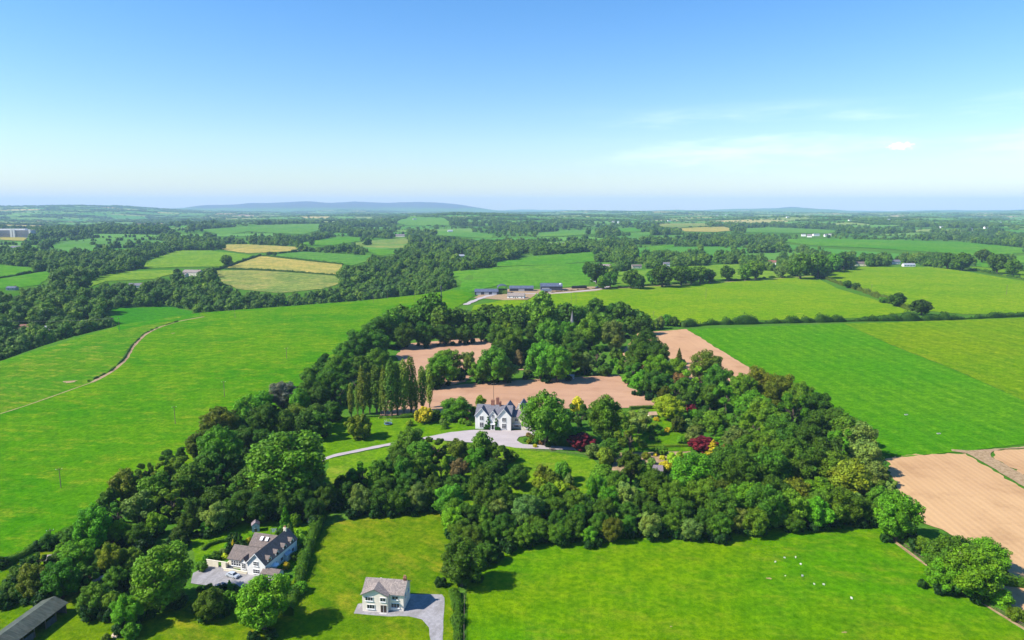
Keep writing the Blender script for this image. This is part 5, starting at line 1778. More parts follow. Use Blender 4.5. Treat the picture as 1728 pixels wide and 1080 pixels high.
for sgn in (-1, 1):
    e = 3.15 + sgn * 3.55
    pts = [(e, -0.37, 3.78), (3.15, -0.37, 7.38), (3.15, -0.37, 7.1), (e, -0.37, 3.5)]
    bb.faces(pts + [(a, -0.43, c) for a, _, c in pts], [(0, 1, 2, 3), (7, 6, 5, 4), (0, 4, 5, 1), (1, 5, 6, 2), (2, 6, 7, 3), (3, 7, 4, 0)])
bb.obj('barge_board', W_TRIM, h)
for x, y in ((-3.2, 11.6), (-1.3, 11.6)):
    MB().slab([(x - 0.45, y, 5.0), (x + 0.45, y, 5.0), (x + 0.45, y + 1.0, 5.85), (x - 0.45, y + 1.0, 5.85)], 0.12).obj('skylight', W_TRIM, h)
chimney(h, 3.15, 15.6, 6.8, 8.2, 0.9, 0.6, 2, W_CREAM)
# terrace wall in front
t0 = empty('terrace_wall', (pL[0], pL[1], pL[2] + 0.1), R(-15))
tag(t0, 'cream garden wall and planter before the left white house', 'wall')
MB().box(-8.4, -0.3, -0.1, 0.15, 0, 0.75).box(-8.6, -0.2, -0.15, 0.2, 0.76, 0.84).obj('planter_wall', W_CREAM, t0)
MB().box(-15.5, -11.4, 1.2, 1.45, 0, 2.0).box(-10.2, -8.6, 1.2, 1.45, 0, 2.0).box(-15.7, -8.5, 1.15, 1.5, 2.01, 2.12).obj('screen_wall', W_CREAM, t0)
MB().box(-8.9, -8.65, 1.5, 4.5, 0, 1.6).obj('return_wall', W_CREAM, t0)
# garden room and glasshouse at the right side
gq = G(482, 944)
h = empty('garden_room', (gq[0], gq[1], gq[2] + 0.05), R(-15))
tag(h, 'small white garden room with grey roof right of the white house', 'shed')
MB().block(-1.5, 1.5, -1.3, 1.3, 2.1, 2.8, 'y').obj('wall', W_WHITE, h)
MB().groof(-1.5, 1.5, -1.3, 1.3, 2.1, 2.8, 'y', over=0.2).obj('roof', METAL_G, h)
window(h, 0, -1.32, 0.9, 1.2, 0.9)
gq = G(447, 973)
h = empty('outhouse', (gq[0], gq[1], gq[2] + 0.05), R(-15))
tag(h, 'low outhouse with brown roof beside the white house gable', 'shed')
MB().block(0, 5.5, -1.5, 1.5, 2.0, 2.9, 'x').obj('wall', W_WHITE, h)
MB().groof(0, 5.5, -1.5, 1.5, 2.0, 2.9, 'x').obj('roof', TILE, h)
MB().box(0.8, 1.7, -1.56, -1.51, 0, 1.9).obj('door', WOOD, h)
gq = G(432, 896)
h = empty('garden_shed', (gq[0], gq[1], gq[2] + 0.05), R(20))
tag(h, 'tall grey playhouse shed at the edge of the wood', 'shed')
MB().block(-1.2, 1.2, -1.1, 1.1, 2.6, 3.5, 'y').obj('wall', plain('pale_grey_boards', (0.40, 0.44, 0.50), 0.8), h)
MB().groof(-1.2, 1.2, -1.1, 1.1, 2.6, 3.5, 'y', over=0.2).obj('roof', SLATE_L, h)
window(h, 0, -1.12, 1.6, 0.8, 0.7)
MB().box(-0.45, 0.45, -1.15, -1.11, 0, 1.5).obj('door', WOOD, h)

# ---------------------------------------------------------------- the empty house in the meadow
pN = G(612, 1032)
h = empty('empty_house', (pN[0], pN[1], pN[2] + 0.1), R(-7))
tag(h, 'two-storey stone-coloured house with grey-brown roof alone in the meadow', 'house')
MB().block(0, 11.3, 1.2, 8.0, 5.2, 7.4, 'x').block(0.02, 7.1, 0, 6, 5.22, 6.9, 'y').obj('wall', W_STONE, h)
MB().groof(0, 11.3, 1.2, 8.0, 5.2, 7.4, 'x', over=0.5, ends=(0.4, 0.4)).obj('roof', TILE_G, h)
MB().groof(0.02, 7.1, 0, 4.4, 5.24, 6.93, 'y', over=0.45, ends=(0.55, 0)).obj('gable_roof', TILE_G, h)
for x, y, z, w, hh, nx, ny in ((2.0, 0, 3.3, 2.2, 1.2, 3, 1), (5.9, 0, 3.3, 1.6, 1.2, 2, 1), (2.4, 0, 0.95, 2.2, 1.3, 3, 1), (9.0, 1.2, 1.0, 2.4, 1.3, 3, 1), (9.0, 1.2, 3.4, 1.8, 1.1, 2, 1)):
    window(h, x, y - 0.02, z, w, hh, 0, nx, ny)
for y in (3.2, 6.0):
    window(h, 11.32, y, 3.2, 1.0, 1.1, math.pi / 2, 2, 1)
d_ = MB().box(5.2, 6.8, -0.08, -0.02, 0.12, 2.2).obj('door', plain('brown_door', (0.05, 0.035, 0.03), 0.4), h)
MB().box(5.97, 6.03, -0.12, -0.081, 0.15, 2.15).obj('door_mullion', W_TRIM, d_)
MB().box(4.9, 7.0, -0.9, -0.03, -0.05, 0.11).obj('step', CONC, h)
chimney(h, 10.9, 4.6, 6.9, 8.3, 0.8, 0.6, 2)
MB().box(7.12, 7.28, 0.2, 1.18, 0, 5.0).obj('downpipe_wall', W_STONE, h)

# ---------------------------------------------------------------- long barn, bottom left
pB = G(114, 1035)
t_ = NT('corrugated_roof_green')
wv = t_.node('ShaderNodeTexWave')
wv.bands_direction = 'Y'
wv.inputs['Scale'].default_value = 0.55
wv.inputs['Distortion'].default_value = 0.3
t_.l.new(t_.pos(local=True), wv.inputs['Vector'])
nz = t_.noise(t_.pos(local=True), 0.5, 4, 0.7)
nz2 = t_.noise(t_.pos((0.15, 1.6, 1), local=True), 1.0, 3, 0.6)
cR = t_.mix(t_.ramp(nz2, 0.35, 0.65), (0.045, 0.058, 0.045), (0.085, 0.098, 0.078))
cR = t_.mix(t_.ramp(nz, 0.45, 0.7, 0, 0.5), cR, (0.065, 0.06, 0.04))
CORR = t_.surface(cR, 0.75, bump=wv.outputs['Fac'], bstr=0.6, bdist=0.08)
h = empty('long_barn', (pB[0], pB[1], pB[2]), R(-6.5))
tag(h, 'long open-sided barn with weathered green-grey roof, bottom left', 'barn')
MB().groof(-7.2, 0, -30, 0, 3.1, 4.6, 'y', over=0.4, ends=(0.3, 0.3)).obj('roof', CORR, h)
MB().box(-7.15, -7.0, -30, 0, 0, 3.1).box(-7.0, -0.1, -0.15, 0, 0, 3.1).obj('wall', W_DARKWALL, h)
for k in range(9):
    MB().box(-0.2, 0.0, -0.35 - k * 3.6, -0.15 - k * 3.6, 0, 3.1).obj('post', WOOD, h)
MB().box(-0.18, -0.02, -30, -0.4, 2.75, 3.05).obj('beam', WOOD, h)
for k in (1, 3, 4, 6):
    MB().box(-0.14, -0.06, -0.45 - (k + 1) * 3.6 + 0.3, -0.45 - k * 3.6, 0, 1.9).obj('board_panel', W_DARKWALL, h)

# ---------------------------------------------------------------- farm in the middle distance
def shed(name, label, px, py, w, d, he, hr, rz, wallm, roofm, axis='x', cat='barn'):
    g = G(px, py)
    q = empty(name, (g[0], g[1], g[2] + 0.15), R(rz))
    tag(q, label, cat)
    MB().block(-w / 2, w / 2, 0, d, he, hr, axis).obj('wall', wallm, q)
    MB().groof(-w / 2, w / 2, 0, d, he, hr, axis, over=0.5, ends=(0.4, 0.4), th=0.2).obj('roof', roofm, q)
    return q


q = shed('farm_bungalow', 'white bungalow in front of the dark farm barns', 870, 504, 21, 9, 3.2, 6.4, -10, W_WHITE, TILE_G, cat='bungalow')
for x in (-7.5, -2.5, 2.5, 7.5):
    window(q, x, -0.02, 1.0, 1.8, 1.3)
MB().box(-0.6, 0.6, -0.08, -0.02, 0, 2.1).obj('door', WOOD, q)
chimney(q, -6, 4.5, 5.8, 7.6, 1.2, 0.8, 2)
q = shed('cattle_shed', 'long low dark shed at the left end of the farm', 821, 498, 30, 12, 4.2, 7.2, 3, METAL_D, METAL_B)
for x in (-10, 0, 10):
    MB().box(x - 3, x + 3, -0.1, -0.02, 0, 3.6).obj('door', METAL_G, q)
# dutch barn with a round roof
g = G(848, 497)
q = empty('dutch_barn', (g[0], g[1], g[2] + 0.1), R(3))
tag(q, 'round-roofed hay barn at the farm', 'barn')
b = MB()
n = 14
arc = [(6.6 * math.cos(math.pi * k / n), 7.2 + 4.4 * math.sin(math.pi * k / n)) for k in range(n + 1)]
for k in range(n):
    (x0, z0), (x1, z1) = arc[k], arc[k + 1]
    b.slab([(x0, -0.6, z0), (x1, -0.6, z1), (x1, 20, z1), (x0, 20, z0)], 0.15)
b.obj('roof', METAL_D, q)
for x in (-6.4, 6.2):
    for y in (0, 6.5, 13, 19.5):
        MB().box(x, x + 0.25, y, y + 0.25, 0, 7.3).obj('post', METAL_G, q)
MB().box(-6.0, 6.0, 0.6, 19, 0, 5.6).obj('hay_stack', plain('green_hay', (0.10, 0.17, 0.02), 0.95, 0.3, 0.6), q)
q = shed('farm_shed', 'dark low shed behind the white bungalow', 880, 492, 32, 12, 4, 7, 0, METAL_D, METAL_B)
MB().box(-4, 4, -0.1, -0.02, 0, 3.4).obj('door', METAL_G, q)
q = shed('machinery_barn', 'large grey-blue barn at the right of the farm', 931, 491, 29, 18, 6.0, 9.5, 2, METAL_D, METAL_B)
MB().box(-13, -3, -0.1, -0.02, 0, 4.2).obj('door', METAL_G, q)
q2 = shed('lean_to', 'small pale-fronted lean-to before the grey-blue barn', 922, 494.5, 13, 6, 3.2, 4.6, 2, W_CREAM, METAL_B, cat='shed')
MB().box(-2, 2, -0.1, -0.02, 0, 2.6).obj('door', WOOD, q2)
g = G(946, 490)
q = empty('silo', (g[0], g[1], g[2]))
tag(q, 'pale domed silo at the end of the grey-blue barn', 'silo')
MB().tube([(0, 0, 0), (0, 0, 8.5)], 2.3, 16).obj('tank', METAL_G, q)
MB().tube([(0, 0, 8.5), (0, 0, 9.4), (0, 0, 9.9)], [2.35, 1.7, 0.4], 16).obj('dome', METAL_G, q)
for k in range(14):
    g = G(966 + k * 1.75, 487.5 - k * 0.03)
    bq = MB().tube([(-0.7, 0, 1.0), (-0.6, 0, 1.0), (0.6, 0, 1.0), (0.7, 0, 1.0)], [0.8, 1.0, 1.0, 0.8], 12).obj('silage_bale', BLACKP, None, (g[0], g[1], g[2] + 0.1), R(80))
    bq.scale = (1.35, 1.35, 2.1)
    tag(bq, '%s black silage bale from the left in the row right of the barns' % ['first', 'second', 'third', 'fourth', 'fifth', 'sixth', 'seventh', 'eighth', 'ninth', 'tenth', 'eleventh', 'twelfth', 'thirteenth', 'fourteenth'][k], 'bale', 'silage bales in a row')
g = G(1012, 486.5)
q = MB()
q.faces([(-7, -5, 0), (7, -5, 0), (7, 5, 0), (-7, 5, 0), (-3, -2, 3.4), (3, -2, 3.4), (3, 2, 3.4), (-3, 2, 3.4)], [(4, 5, 6, 7), (0, 1, 5, 4), (1, 2, 6, 5), (2, 3, 7, 6), (3, 0, 4, 7)])
tag(q.obj('silage_clamp', BLACKP, None, tuple(g)), 'dark covered silage heap at the farm road bend', 'heap')

# ---------------------------------------------------------------- far houses
def cottage(px, py, w, d, he, hr, rz, wallm, roofm, label, name='far_house', wins=3, cat='house', group=None):
    q = shed(name, label, px, py, w, d, he, hr, rz, wallm, roofm, cat=cat)
    if group:
        q['group'] = group
    for k in range(wins):
        x = (k - (wins - 1) / 2) * w / max(wins, 1)
        window(q, x, -0.03, 1.0, 1.5, 1.5, sill=False, nx=1, ny=1)
    chimney(q, w * 0.35, d / 2, hr - 0.6, hr + 1.2, 1.2, 0.8, 0)
    return q


cottage(322, 466, 30, 14, 6, 10, -8, W_CREAM, TILE_G, 'long cream farmhouse below the bright sloping field', wins=5)
cottage(307, 468, 12, 10, 4, 6.5, -8, W_CREAM, SLATE_L, 'small outbuilding left of the long cream farmhouse', wins=2)
cottage(338, 465, 14, 10, 4, 6.5, 0, METAL_D, METAL_B, 'dark barn right of the long cream farmhouse', wins=0, cat='barn')
cottage(229, 486, 22, 10, 3.4, 6.6, 4, W_CREAM, SLATE, 'grey-roofed bungalow among the left woods', wins=3)
cottage(84, 564, 9, 8, 5, 8.5, 20, W_WHITE, METAL_G, 'white house with pale roof in the valley trees', wins=2)
cottage(44, 561, 14, 9, 4.5, 8, 10, W_WHITE, BRICK, 'white house with reddish roof in the valley trees', wins=3)
cottage(18, 490, 12, 8, 3, 5, 5, METAL_G, METAL_B, 'small grey shed at the left edge under the bright fields', wins=2)
cottage(935, 417, 24, 10, 6, 10, -5, BRICK, SLATE_L, 'red-brown house in the far trees left of the pale one', wins=3)
cottage(951, 415, 16, 10, 6, 10, -5, W_WHITE, SLATE, 'pale house in the far trees right of the red-brown one', wins=2)
cottage(1020, 453, 24, 10, 4, 7.5, -6, W_CREAM, TILE_G, 'cream house at the lane above the row of field trees', wins=3)
cottage(1075, 453, 18, 9, 4, 7, 3, W_CREAM, TILE, 'low cream house between two far trees', wins=2)
cottage(1125, 450, 12, 8, 5, 8, 0, W_WHITE, SLATE, 'small white gable behind the row of field trees', wins=1)
cottage(1303, 447, 14, 9, 5, 8.5, -20, W_WHITE, BRICK, 'white house with red roof left of the big far trees', wins=2)
cottage(1450, 449, 26, 10, 4.5, 8, -6, W_CREAM, TILE, 'cream house above the right hillside field', wins=3)
cottage(1510, 446, 24, 10, 5, 8.5, 6, W_WHITE, SLATE, 'grey-roofed house hidden in the right tree line', wins=3)
cottage(1535, 450, 22, 8, 3.4, 6, 0, W_WHITE, METAL_G, 'row of low white sheds at the edge of the right hillside', wins=4, cat='shed')
cottage(27, 421, 30, 12, 5, 9, 4, W_WHITE, SLATE, 'white house below the far pale block', wins=3)
cottage(675, 400, 34, 12, 6, 10, 0, W_CREAM, SLATE_L, 'cream farm at the end of the far straw field', wins=3)
cottage(775, 436, 26, 12, 5, 8, 25, METAL_G, METAL_G, 'pale shed roof at the edge of the far wood', wins=0, cat='barn')
_fh = np.random.default_rng(12)
for k, (px, py) in enumerate([(1356, 399), (1366, 400.5), (1378, 398.5), (1395, 399.5), (1403, 398.5), (1590, 386), (1640, 389), (1665, 386), (1500, 372), (1528, 373), (1435, 373), (1330, 368), (1115, 365), (1035, 376), (1043, 377), (1130, 374), (880, 388), (760, 392), (700, 371), (560, 371), (575, 374), (590, 372), (180, 377), (230, 376), (250, 378), (85, 388), (395, 375), (410, 372), (1210, 365), (1225, 364), (1270, 360), (1560, 369), (1690, 377)]):
    cottage(px, py, _fh.uniform(12, 24), 12, _fh.uniform(5, 8), _fh.uniform(8.5, 12), _fh.uniform(-25, 25), W_WHITE, [SLATE, SLATE_L, METAL_G][k % 3], None, wins=0, group='tiny far white houses')['px'] = px
# big pale block on the left horizon
g = G(22, 401)
q = empty('apartment_block', (g[0], g[1], g[2]), R(4))
tag(q, 'long pale multi-storey block above an ochre yard at the left edge', 'building')
MB().box(-75, 62, 0, 26, 0, 26).obj('wall', wallmat('pale_block', (0.52, 0.47, 0.46)), q)
for x in (-72, -62, -4, 5, 58):
    MB().box(x - 3.0, x + 3.0, -1.6, -0.01, 0, 28.5).obj('stair_tower', W_WHITE, q)
MB().box(-60, 40, 4, 22, 26.01, 30).obj('roof_storey', W_WHITE, q)
for fl in range(6):
    for sx0, sx1 in ((-57, -9), (10, 53)):
        MB().box(sx0, sx1, -0.25, -0.02, 2.0 + fl * 4.1, 3.8 + fl * 4.1).obj('window_band', GLASS, q)

# ---------------------------------------------------------------- spire in the back wood
g = G(965, 573)
q = empty('spire', (g[0], g[1], g[2]), R(20))
tag(q, 'slender grey stone spire rising out of the back wood', 'spire')
dep = g[1] * CP - (g[2] - HC) * SP
top = (573 - 524) * dep / F / 0.99
b = MB().tube([(0, 0, top * 0.5), (0, 0, top * 0.54), (0, 0, top)], [2.3, 1.9, 0.06], 8)
b.obj('steeple', plain('spire_stone', (0.19, 0.18, 0.19), 0.9), q)
MB().box(-1.9, 1.9, -1.9, 1.9, -0.5, top * 0.52).obj('tower', W_STONE, q)

# white hut at the copse edge
g = G(964, 640)
q = empty('field_hut', (g[0], g[1], g[2] + 0.05), R(-6))
tag(q, 'small white hut with a dark doorway at the copse edge', 'shed')
MB().box(-1.9, -1.0, 0, 0.2, 0, 2.2).box(1.0, 1.9, 0, 0.2, 0, 2.2).box(-1.0, 1.0, 0, 0.2, 1.8, 2.2).box(-1.9, -1.7, 0.2, 2.6, 0, 2.2).box(1.7, 1.9, 0.2, 2.6, 0, 2.2).box(-1.7, 1.7, 2.4, 2.6, 0, 2.2).obj('wall', W_WHITE, q)
MB().slab([(-2.1, -0.3, 2.25), (2.1, -0.3, 2.25), (2.1, 2.9, 2.5), (-2.1, 2.9, 2.5)], 0.1).obj('roof', METAL_G, q)
g = G(959, 639)
q = MB().box(-0.35, 0.35, -0.2, 0.2, 0, 1.7).box(-0.5, 0.5, -0.3, 0.3, 1.2, 1.75).obj('marker_post', W_TRIM, None, (g[0], g[1], g[2]))
tag(q, 'short white post left of the small white hut', 'post')

# kitchen garden sheds
q = shed('greenhouse_shed', 'low shed with purplish grey roof in the kitchen garden', 1101, 803, 8, 6, 2.2, 3.4, -8, W_STONE, SLATE_L, cat='shed')
MB().box(-0.5, 0.5, -0.08, -0.02, 0, 1.9).obj('door', WOOD, q)
q = shed('potting_shed', 'tiny shed with tan roof under the light yellow-green tree', 1102, 706, 4, 3.4, 1.9, 2.9, 8, W_STONE, plain('tan_roof', (0.38, 0.25, 0.17), 0.85), cat='shed')
MB().box(-0.4, 0.4, -0.08, -0.02, 0, 1.7).obj('door', WOOD, q)
for (px, py, lb) in ((85, 952, 'small roof glimpsed between trees near the left hedge'), (161, 991, 'pale roof corner glimpsed left of the largest round tree'), (198, 997, 'cream gable glimpsed beside the largest round tree')):
    q = shed('hidden_shed', lb, px, py, 3.6, 3, 1.5, 2.2, 20, W_STONE, plain('pale_sheet_roof', (0.36, 0.30, 0.29), 0.7), cat='shed')
    MB().box(-0.4, 0.4, -0.08, -0.02, 0, 1.8).obj('door', WOOD, q)

# ================================================================== small things
# utility poles
POLES = [(103, 824, 789, 'leftmost of the poles on the left pasture'), (296, 716, 685, 'pole standing nearest the left wood in the pasture'), (379, 670, 643, 'pole in the middle of the left pasture'),
         (484, 606, 587, 'pole high on the left pasture near the crest'), (202, 560, 536, 'pole on the hill shoulder against the valley field'), (397, 537, 515, 'pole on the crest before the valley wood'),
         (654, 506, 486, 'pole on the crest left of the tall mast'), (1191, 505, 487, 'pole in the middle of the lime field'), (1470, 496, 474, 'pole on the right hillside field'), (964, 514, 496, 'left of two poles above the back wood'),
         (972, 513, 497, 'right of two poles above the back wood'), (1103, 537, 526, 'short pole at the corner of the back wood'), (1698, 498, 480, 'pole near the right edge of the hillside'), (833, 676, 646, 'pole behind the manor roof'),
         (86, 908, 892, 'pole over the left field hedge'), (700, 512, 496, 'pole beside the back wood crest'), (630, 512, 497, 'pole on the pasture left of the back wood')]
pole_tops = {}
for px, b0_, t0_, lb in POLES:
    g = G(px, b0_)
    dep = g[1] * CP - (g[2] - HC) * SP
    H = (b0_ - t0_) * dep / F / 0.97
    H = min(H, 13)
    q = empty('utility_pole', (g[0], g[1], g[2]), R(25))
    tag(q, 'wooden ' + lb if not lb.startswith('short') else lb, 'pole', 'utility poles in the fields')
    MB().tube([(0, 0, -0.3), (0, 0, H)], [0.17, 0.12], 8).obj('shaft', WOOD, q)
    MB().box(-1.1, 1.1, -0.07, 0.07, H - 0.7, H - 0.54).obj('crossarm', WOOD, q)
    for x in (-1.0, 0.0, 1.0):
        MB().tube([(x, 0, H - 0.54), (x, 0, H - 0.28)], [0.05, 0.07], 6).obj('insulator', PLASTIC_W, q)
    pole_tops[px] = (g[0], g[1], g[2] + H - 0.3)
g = G(745, 516)
dep = g[1] * CP
H = (516 - 481) * dep / F
q = empty('mast', (g[0], g[1], g[2]))
tag(q, 'tall dark mast with a box at its top behind the back wood', 'mast')
MB().tube([(0, 0, -0.3), (0, 0, H)], [0.55, 0.4], 8).obj('shaft', METAL_D, q)
MB().tube([(0, 0, H - 4.5), (0, 0, H)], [1.0, 1.0], 8).obj('antenna_head', METAL_D, q)


def wire(a, b, sag, label):
    a, b = Vector(a), Vector(b)
    pts = [a.lerp(b, t / 16) - Vector((0, 0, sag * 4 * (t / 16) * (1 - t / 16))) for t in range(17)]
    o = MB().tube(pts, 0.035, 4).obj('power_line', METAL_G)
    tag(o, label, 'wire')


wire(pole_tops[202], tuple(G(-60, 560) + np.array([0, 0, 14])), 3, 'pale power line crossing before the valley wood')

# sheep: one continuous body from a skinned skeleton
def sheep_mesh():
    me = bpy.data.meshes.new('body')
    v = [(0, 0, .62), (.28, 0, .64), (-.28, 0, .64), (.45, 0, .72), (.58, 0, .86), (.74, 0, .80),
         (.26, .14, .36), (.27, .14, .02), (.26, -.14, .36), (.27, -.14, .02), (-.28, .14, .38), (-.31, .14, .20), (-.28, .14, .02), (-.28, -.14, .38), (-.31, -.14, .20), (-.28, -.14, .02), (-.46, 0, .56)]
    e = [(0, 1), (0, 2), (1, 3), (3, 4), (4, 5), (1, 6), (6, 7), (1, 8), (8, 9), (2, 10), (10, 11), (11, 12), (2, 13), (13, 14), (14, 15), (2, 16)]
    rr_ = [.30, .28, .28, .17, .12, .07, .09, .05, .09, .05, .10, .055, .05, .10, .055, .05, .06]
    me.from_pydata(v, e, [])
    o = link(bpy.data.objects.new('tmp', me))
    sk = o.modifiers.new('s', 'SKIN')
    for i, q_ in enumerate(rr_):
        me.skin_vertices[0].data[i].radius = (q_, q_)
    me.skin_vertices[0].data[0].use_root = True
    ss = o.modifiers.new('ss', 'SUBSURF')
    ss.levels = ss.render_levels = 1
    dg = bpy.context.evaluated_depsgraph_get()
    out = bpy.data.meshes.new_from_object(o.evaluated_get(dg))
    bpy.data.objects.remove(o)
    out.materials.clear()
    out.materials.append(plain('fleece', (0.60, 0.56, 0.46), 0.95, 0.12, 9))
    out.materials.append(plain('dark_face', (0.06, 0.05, 0.045), 0.9))
    for p in out.polygons:
        c_ = p.center
        p.material_index = 1 if (c_.x > .55 or c_.z < .30) else 0
        p.use_smooth = True
    return out


SHEEP = sheep_mesh()
SL = ['sheep furthest left in the flock', 'left of the two sheep at the back of the flock', 'right of the two sheep at the back of the flock', 'sheep just in front of the back pair', 'lone small sheep right of the bare patch', 'sheep in the middle of the flock', 'left of the two sheep side by side', 'right of the two sheep side by side', 'sheep grazing nearest the camera, apart from the flock']
for k, (px, py) in enumerate([(1308, 950), (1324, 943), (1342.5, 942.5), (1351, 954), (1325, 973), (1354, 974), (1374, 987.5), (1390, 988.5), (1437, 1012)]):
    g = G(px, py)
    o = link(bpy.data.objects.new('sheep', SHEEP))
    o.location = (g[0], g[1], g[2] + 0.08)
    o.rotation_euler = (0, 0, [0.4, 2.9, 1.2, 5.2, 0.2, 3.4, 2.2, 3.0, 1.9][k])
    s_ = [0.58, 0.62, 0.66, 0.7, 0.38, 0.75, 0.56, 0.7, 0.75][k]
    o.scale = (s_, s_, s_)
    tag(o, 'white ' + SL[k], 'sheep', 'sheep in the pasture')
for k, (px, py, r_, lb) in enumerate([(1297, 977, 0.6, 'pale bare patch beside the flock'), (1132, 1058, 0.28, 'small pale bare spot low in the sheep pasture'), (1425, 1068, 0.45, 'pale worn spot near the bottom of the sheep pasture'), (292, 563, 1.5, 'bare reddish patch beside the dirt track'), (118, 645, 3.5, 'bare brown scrape left of the dirt track')]):
    g = G(px, py)
    drape('bare_patch', [(g[0] + r_ * 1.6 * math.cos(a) * rng.uniform(0.35, 1.2), g[1] + r_ * math.sin(a) * rng.uniform(0.35, 1.2)) for a in np.linspace(0, 6.28, 13)[:-1]], DIRT, 0.1, step=3, label=lb, amp=0.0)
for px, py, lb in ((1529, 701, 'pale stone trough lying in the vivid green field'), (1584, 733, 'second grey trough nearer the farm track')):
    g = G(px, py)
    b = MB().box(-1.2, 1.2, -0.5, 0.5, 0, 0.15).box(-1.2, -1.05, -0.5, 0.5, 0.15, 0.6).box(1.05, 1.2, -0.5, 0.5, 0.15, 0.6).box(-1.05, 1.05, -0.5, -0.38, 0.15, 0.6).box(-1.05, 1.05, 0.38, 0.5, 0.15, 0.6)
    o = b.obj('trough', CONC, None, (g[0], g[1], g[2] + 0.1), R(10))
    o.scale = (0.75, 0.75, 0.9)
    tag(o, lb, 'trough')

# parked car by the left white house
def make_car(px, py, rz, label):
    g = G(px, py)
    q = empty('parked_car', (g[0], g[1], g[2] + 0.12), R(rz))
    tag(q, label, 'car')
    prof = [(-2.15, .35), (-2.2, .75), (-1.95, .95), (-1.45, 1.0), (-0.95, 1.42), (0.55, 1.45), (1.15, 1.02), (2.0, .88), (2.2, .65), (2.15, .35)]
    b = MB()
    W = 0.86
    pts = []
    for s_ in (-1, 1):
        for x, z in prof:
            pts.append((x, s_ * (W if z < 1.2 else W * 0.78), z))
    n_ = len(prof)
    fs = [tuple(range(n_)), tuple(range(2 * n_ - 1, n_ - 1, -1))] + [(i, (i + 1) % n_, (i + 1) % n_ + n_, i + n_) for i in range(n_)]
    b.faces(pts, fs)
    b.obj('body', plain('silver_paint', (0.42, 0.45, 0.48), 0.25, 0.05, spec=0.6), q)
    for s_ in (-1, 1):
        MB().poly([(-0.85, s_ * 0.72, 1.38), (-1.3, s_ * 0.84, 1.03), (0.95, s_ * 0.84, 1.05), (0.45, s_ * 0.72, 1.40)]) .obj('side_window', GLASS, q)
        for x in (-1.35, 1.35):
            w_ = MB().tube([(x, s_ * 0.72, 0.33), (x, s_ * 0.92, 0.33)], 0.33, 14).obj('wheel', RUBBER, q)
            MB().tube([(x, s_ * 0.921, 0.33), (x, s_ * 0.935, 0.33)], 0.2, 10).obj('rim', METAL_G, w_)
        MB().box(2.12, 2.21, s_ * 0.62 - 0.16, s_ * 0.62 + 0.16, 0.62, 0.78).obj('headlight', PLASTIC_W, q)
    MB().poly([(0.6, -0.64, 1.44), (0.6, 0.64, 1.44), (1.2, 0.8, 1.05), (1.2, -0.8, 1.05)]).obj('windscreen', GLASS, q)
    MB().poly([(-0.98, -0.64, 1.43), (-0.98, 0.64, 1.43), (-1.5, 0.8, 1.02), (-1.5, -0.8, 1.02)]).obj('rear_window', GLASS, q)
    return q


make_car(393, 974, -25, 'silver car parked on the court before the left white house')

# parasol on the terrace
g = G(464, 963)
q = empty('parasol', tuple(g))
tag(q, 'white parasol on the terrace right of the white house', 'parasol')
MB().tube([(0, 0, 0), (0, 0, 2.5)], 0.03, 6).obj('pole', METAL_G, q)
MB().tube([(0, 0, 2.05), (0, 0, 2.5), (0, 0, 2.62)], [1.35, 0.35, 0.03], 8).obj('canopy', PLASTIC_W, q)
# washing line
a, b = G(457, 902), G(487, 899)
q = empty('washing_line', tuple(a))
tag(q, 'washing line on the lawn behind the left white house', 'washing line')
vec = b - a
for k, p_ in enumerate((np.zeros(3), vec)):
    MB().tube([tuple(p_), tuple(p_ + np.array([0, 0, 2.2]))], 0.05, 6).obj('post', METAL_G, q)
MB().tube([(0, 0, 2.15), tuple(vec * 0.5 + np.array([0, 0, 2.0])), tuple(vec + np.array([0, 0, 2.15]))], 0.015, 4).obj('line', PLASTIC_W, q)
u_ = vec / np.linalg.norm(vec)
for k, (s0, w_, dz) in enumerate([(0.06, 1.0, 1.3), (0.26, 0.6, 0.8), (0.38, 0.5, 0.7), (0.50, 0.9, 1.2), (0.68, 0.6, 0.9), (0.82, 0.4, 0.9)]):
    p0 = a + vec * s0
    L_ = np.linalg.norm(vec)
    b_ = MB()
    n_ = 6
    pts = []
    for side in (0, 0.02):
        for i in range(n_ + 1):
            for z_ in (2.05, 2.05 - dz):
                off = 0.06 * math.sin(i * 1.7 + k) * (1 if z_ < 2 else 0.2) + side
                pts.append((u_[0] * w_ * i / n_ - u_[1] * off, u_[1] * w_ * i / n_ + u_[0] * off, z_))
    m_ = (n_ + 1) * 2
    fs = []
    for i in range(n_):
        fs.append((2 * i, 2 * i + 1, 2 * i + 3, 2 * i + 2))
        fs.append((m_ + 2 * i, m_ + 2 * i + 2, m_ + 2 * i + 3, m_ + 2 * i + 1))
    b_.faces(pts, fs)
    o = b_.obj('laundry', PLASTIC_W, None, (p0[0], p0[1], p0[2]))
    tag(o, ['large white sheet at the left end of the washing line', 'white cloth second from the left on the washing line', 'white cloth third from the left on the washing line', 'large white sheet in the middle of the washing line', 'white cloth second from the right on the washing line', 'narrow white cloth at the right end of the washing line'][k], 'laundry', 'laundry on the line')


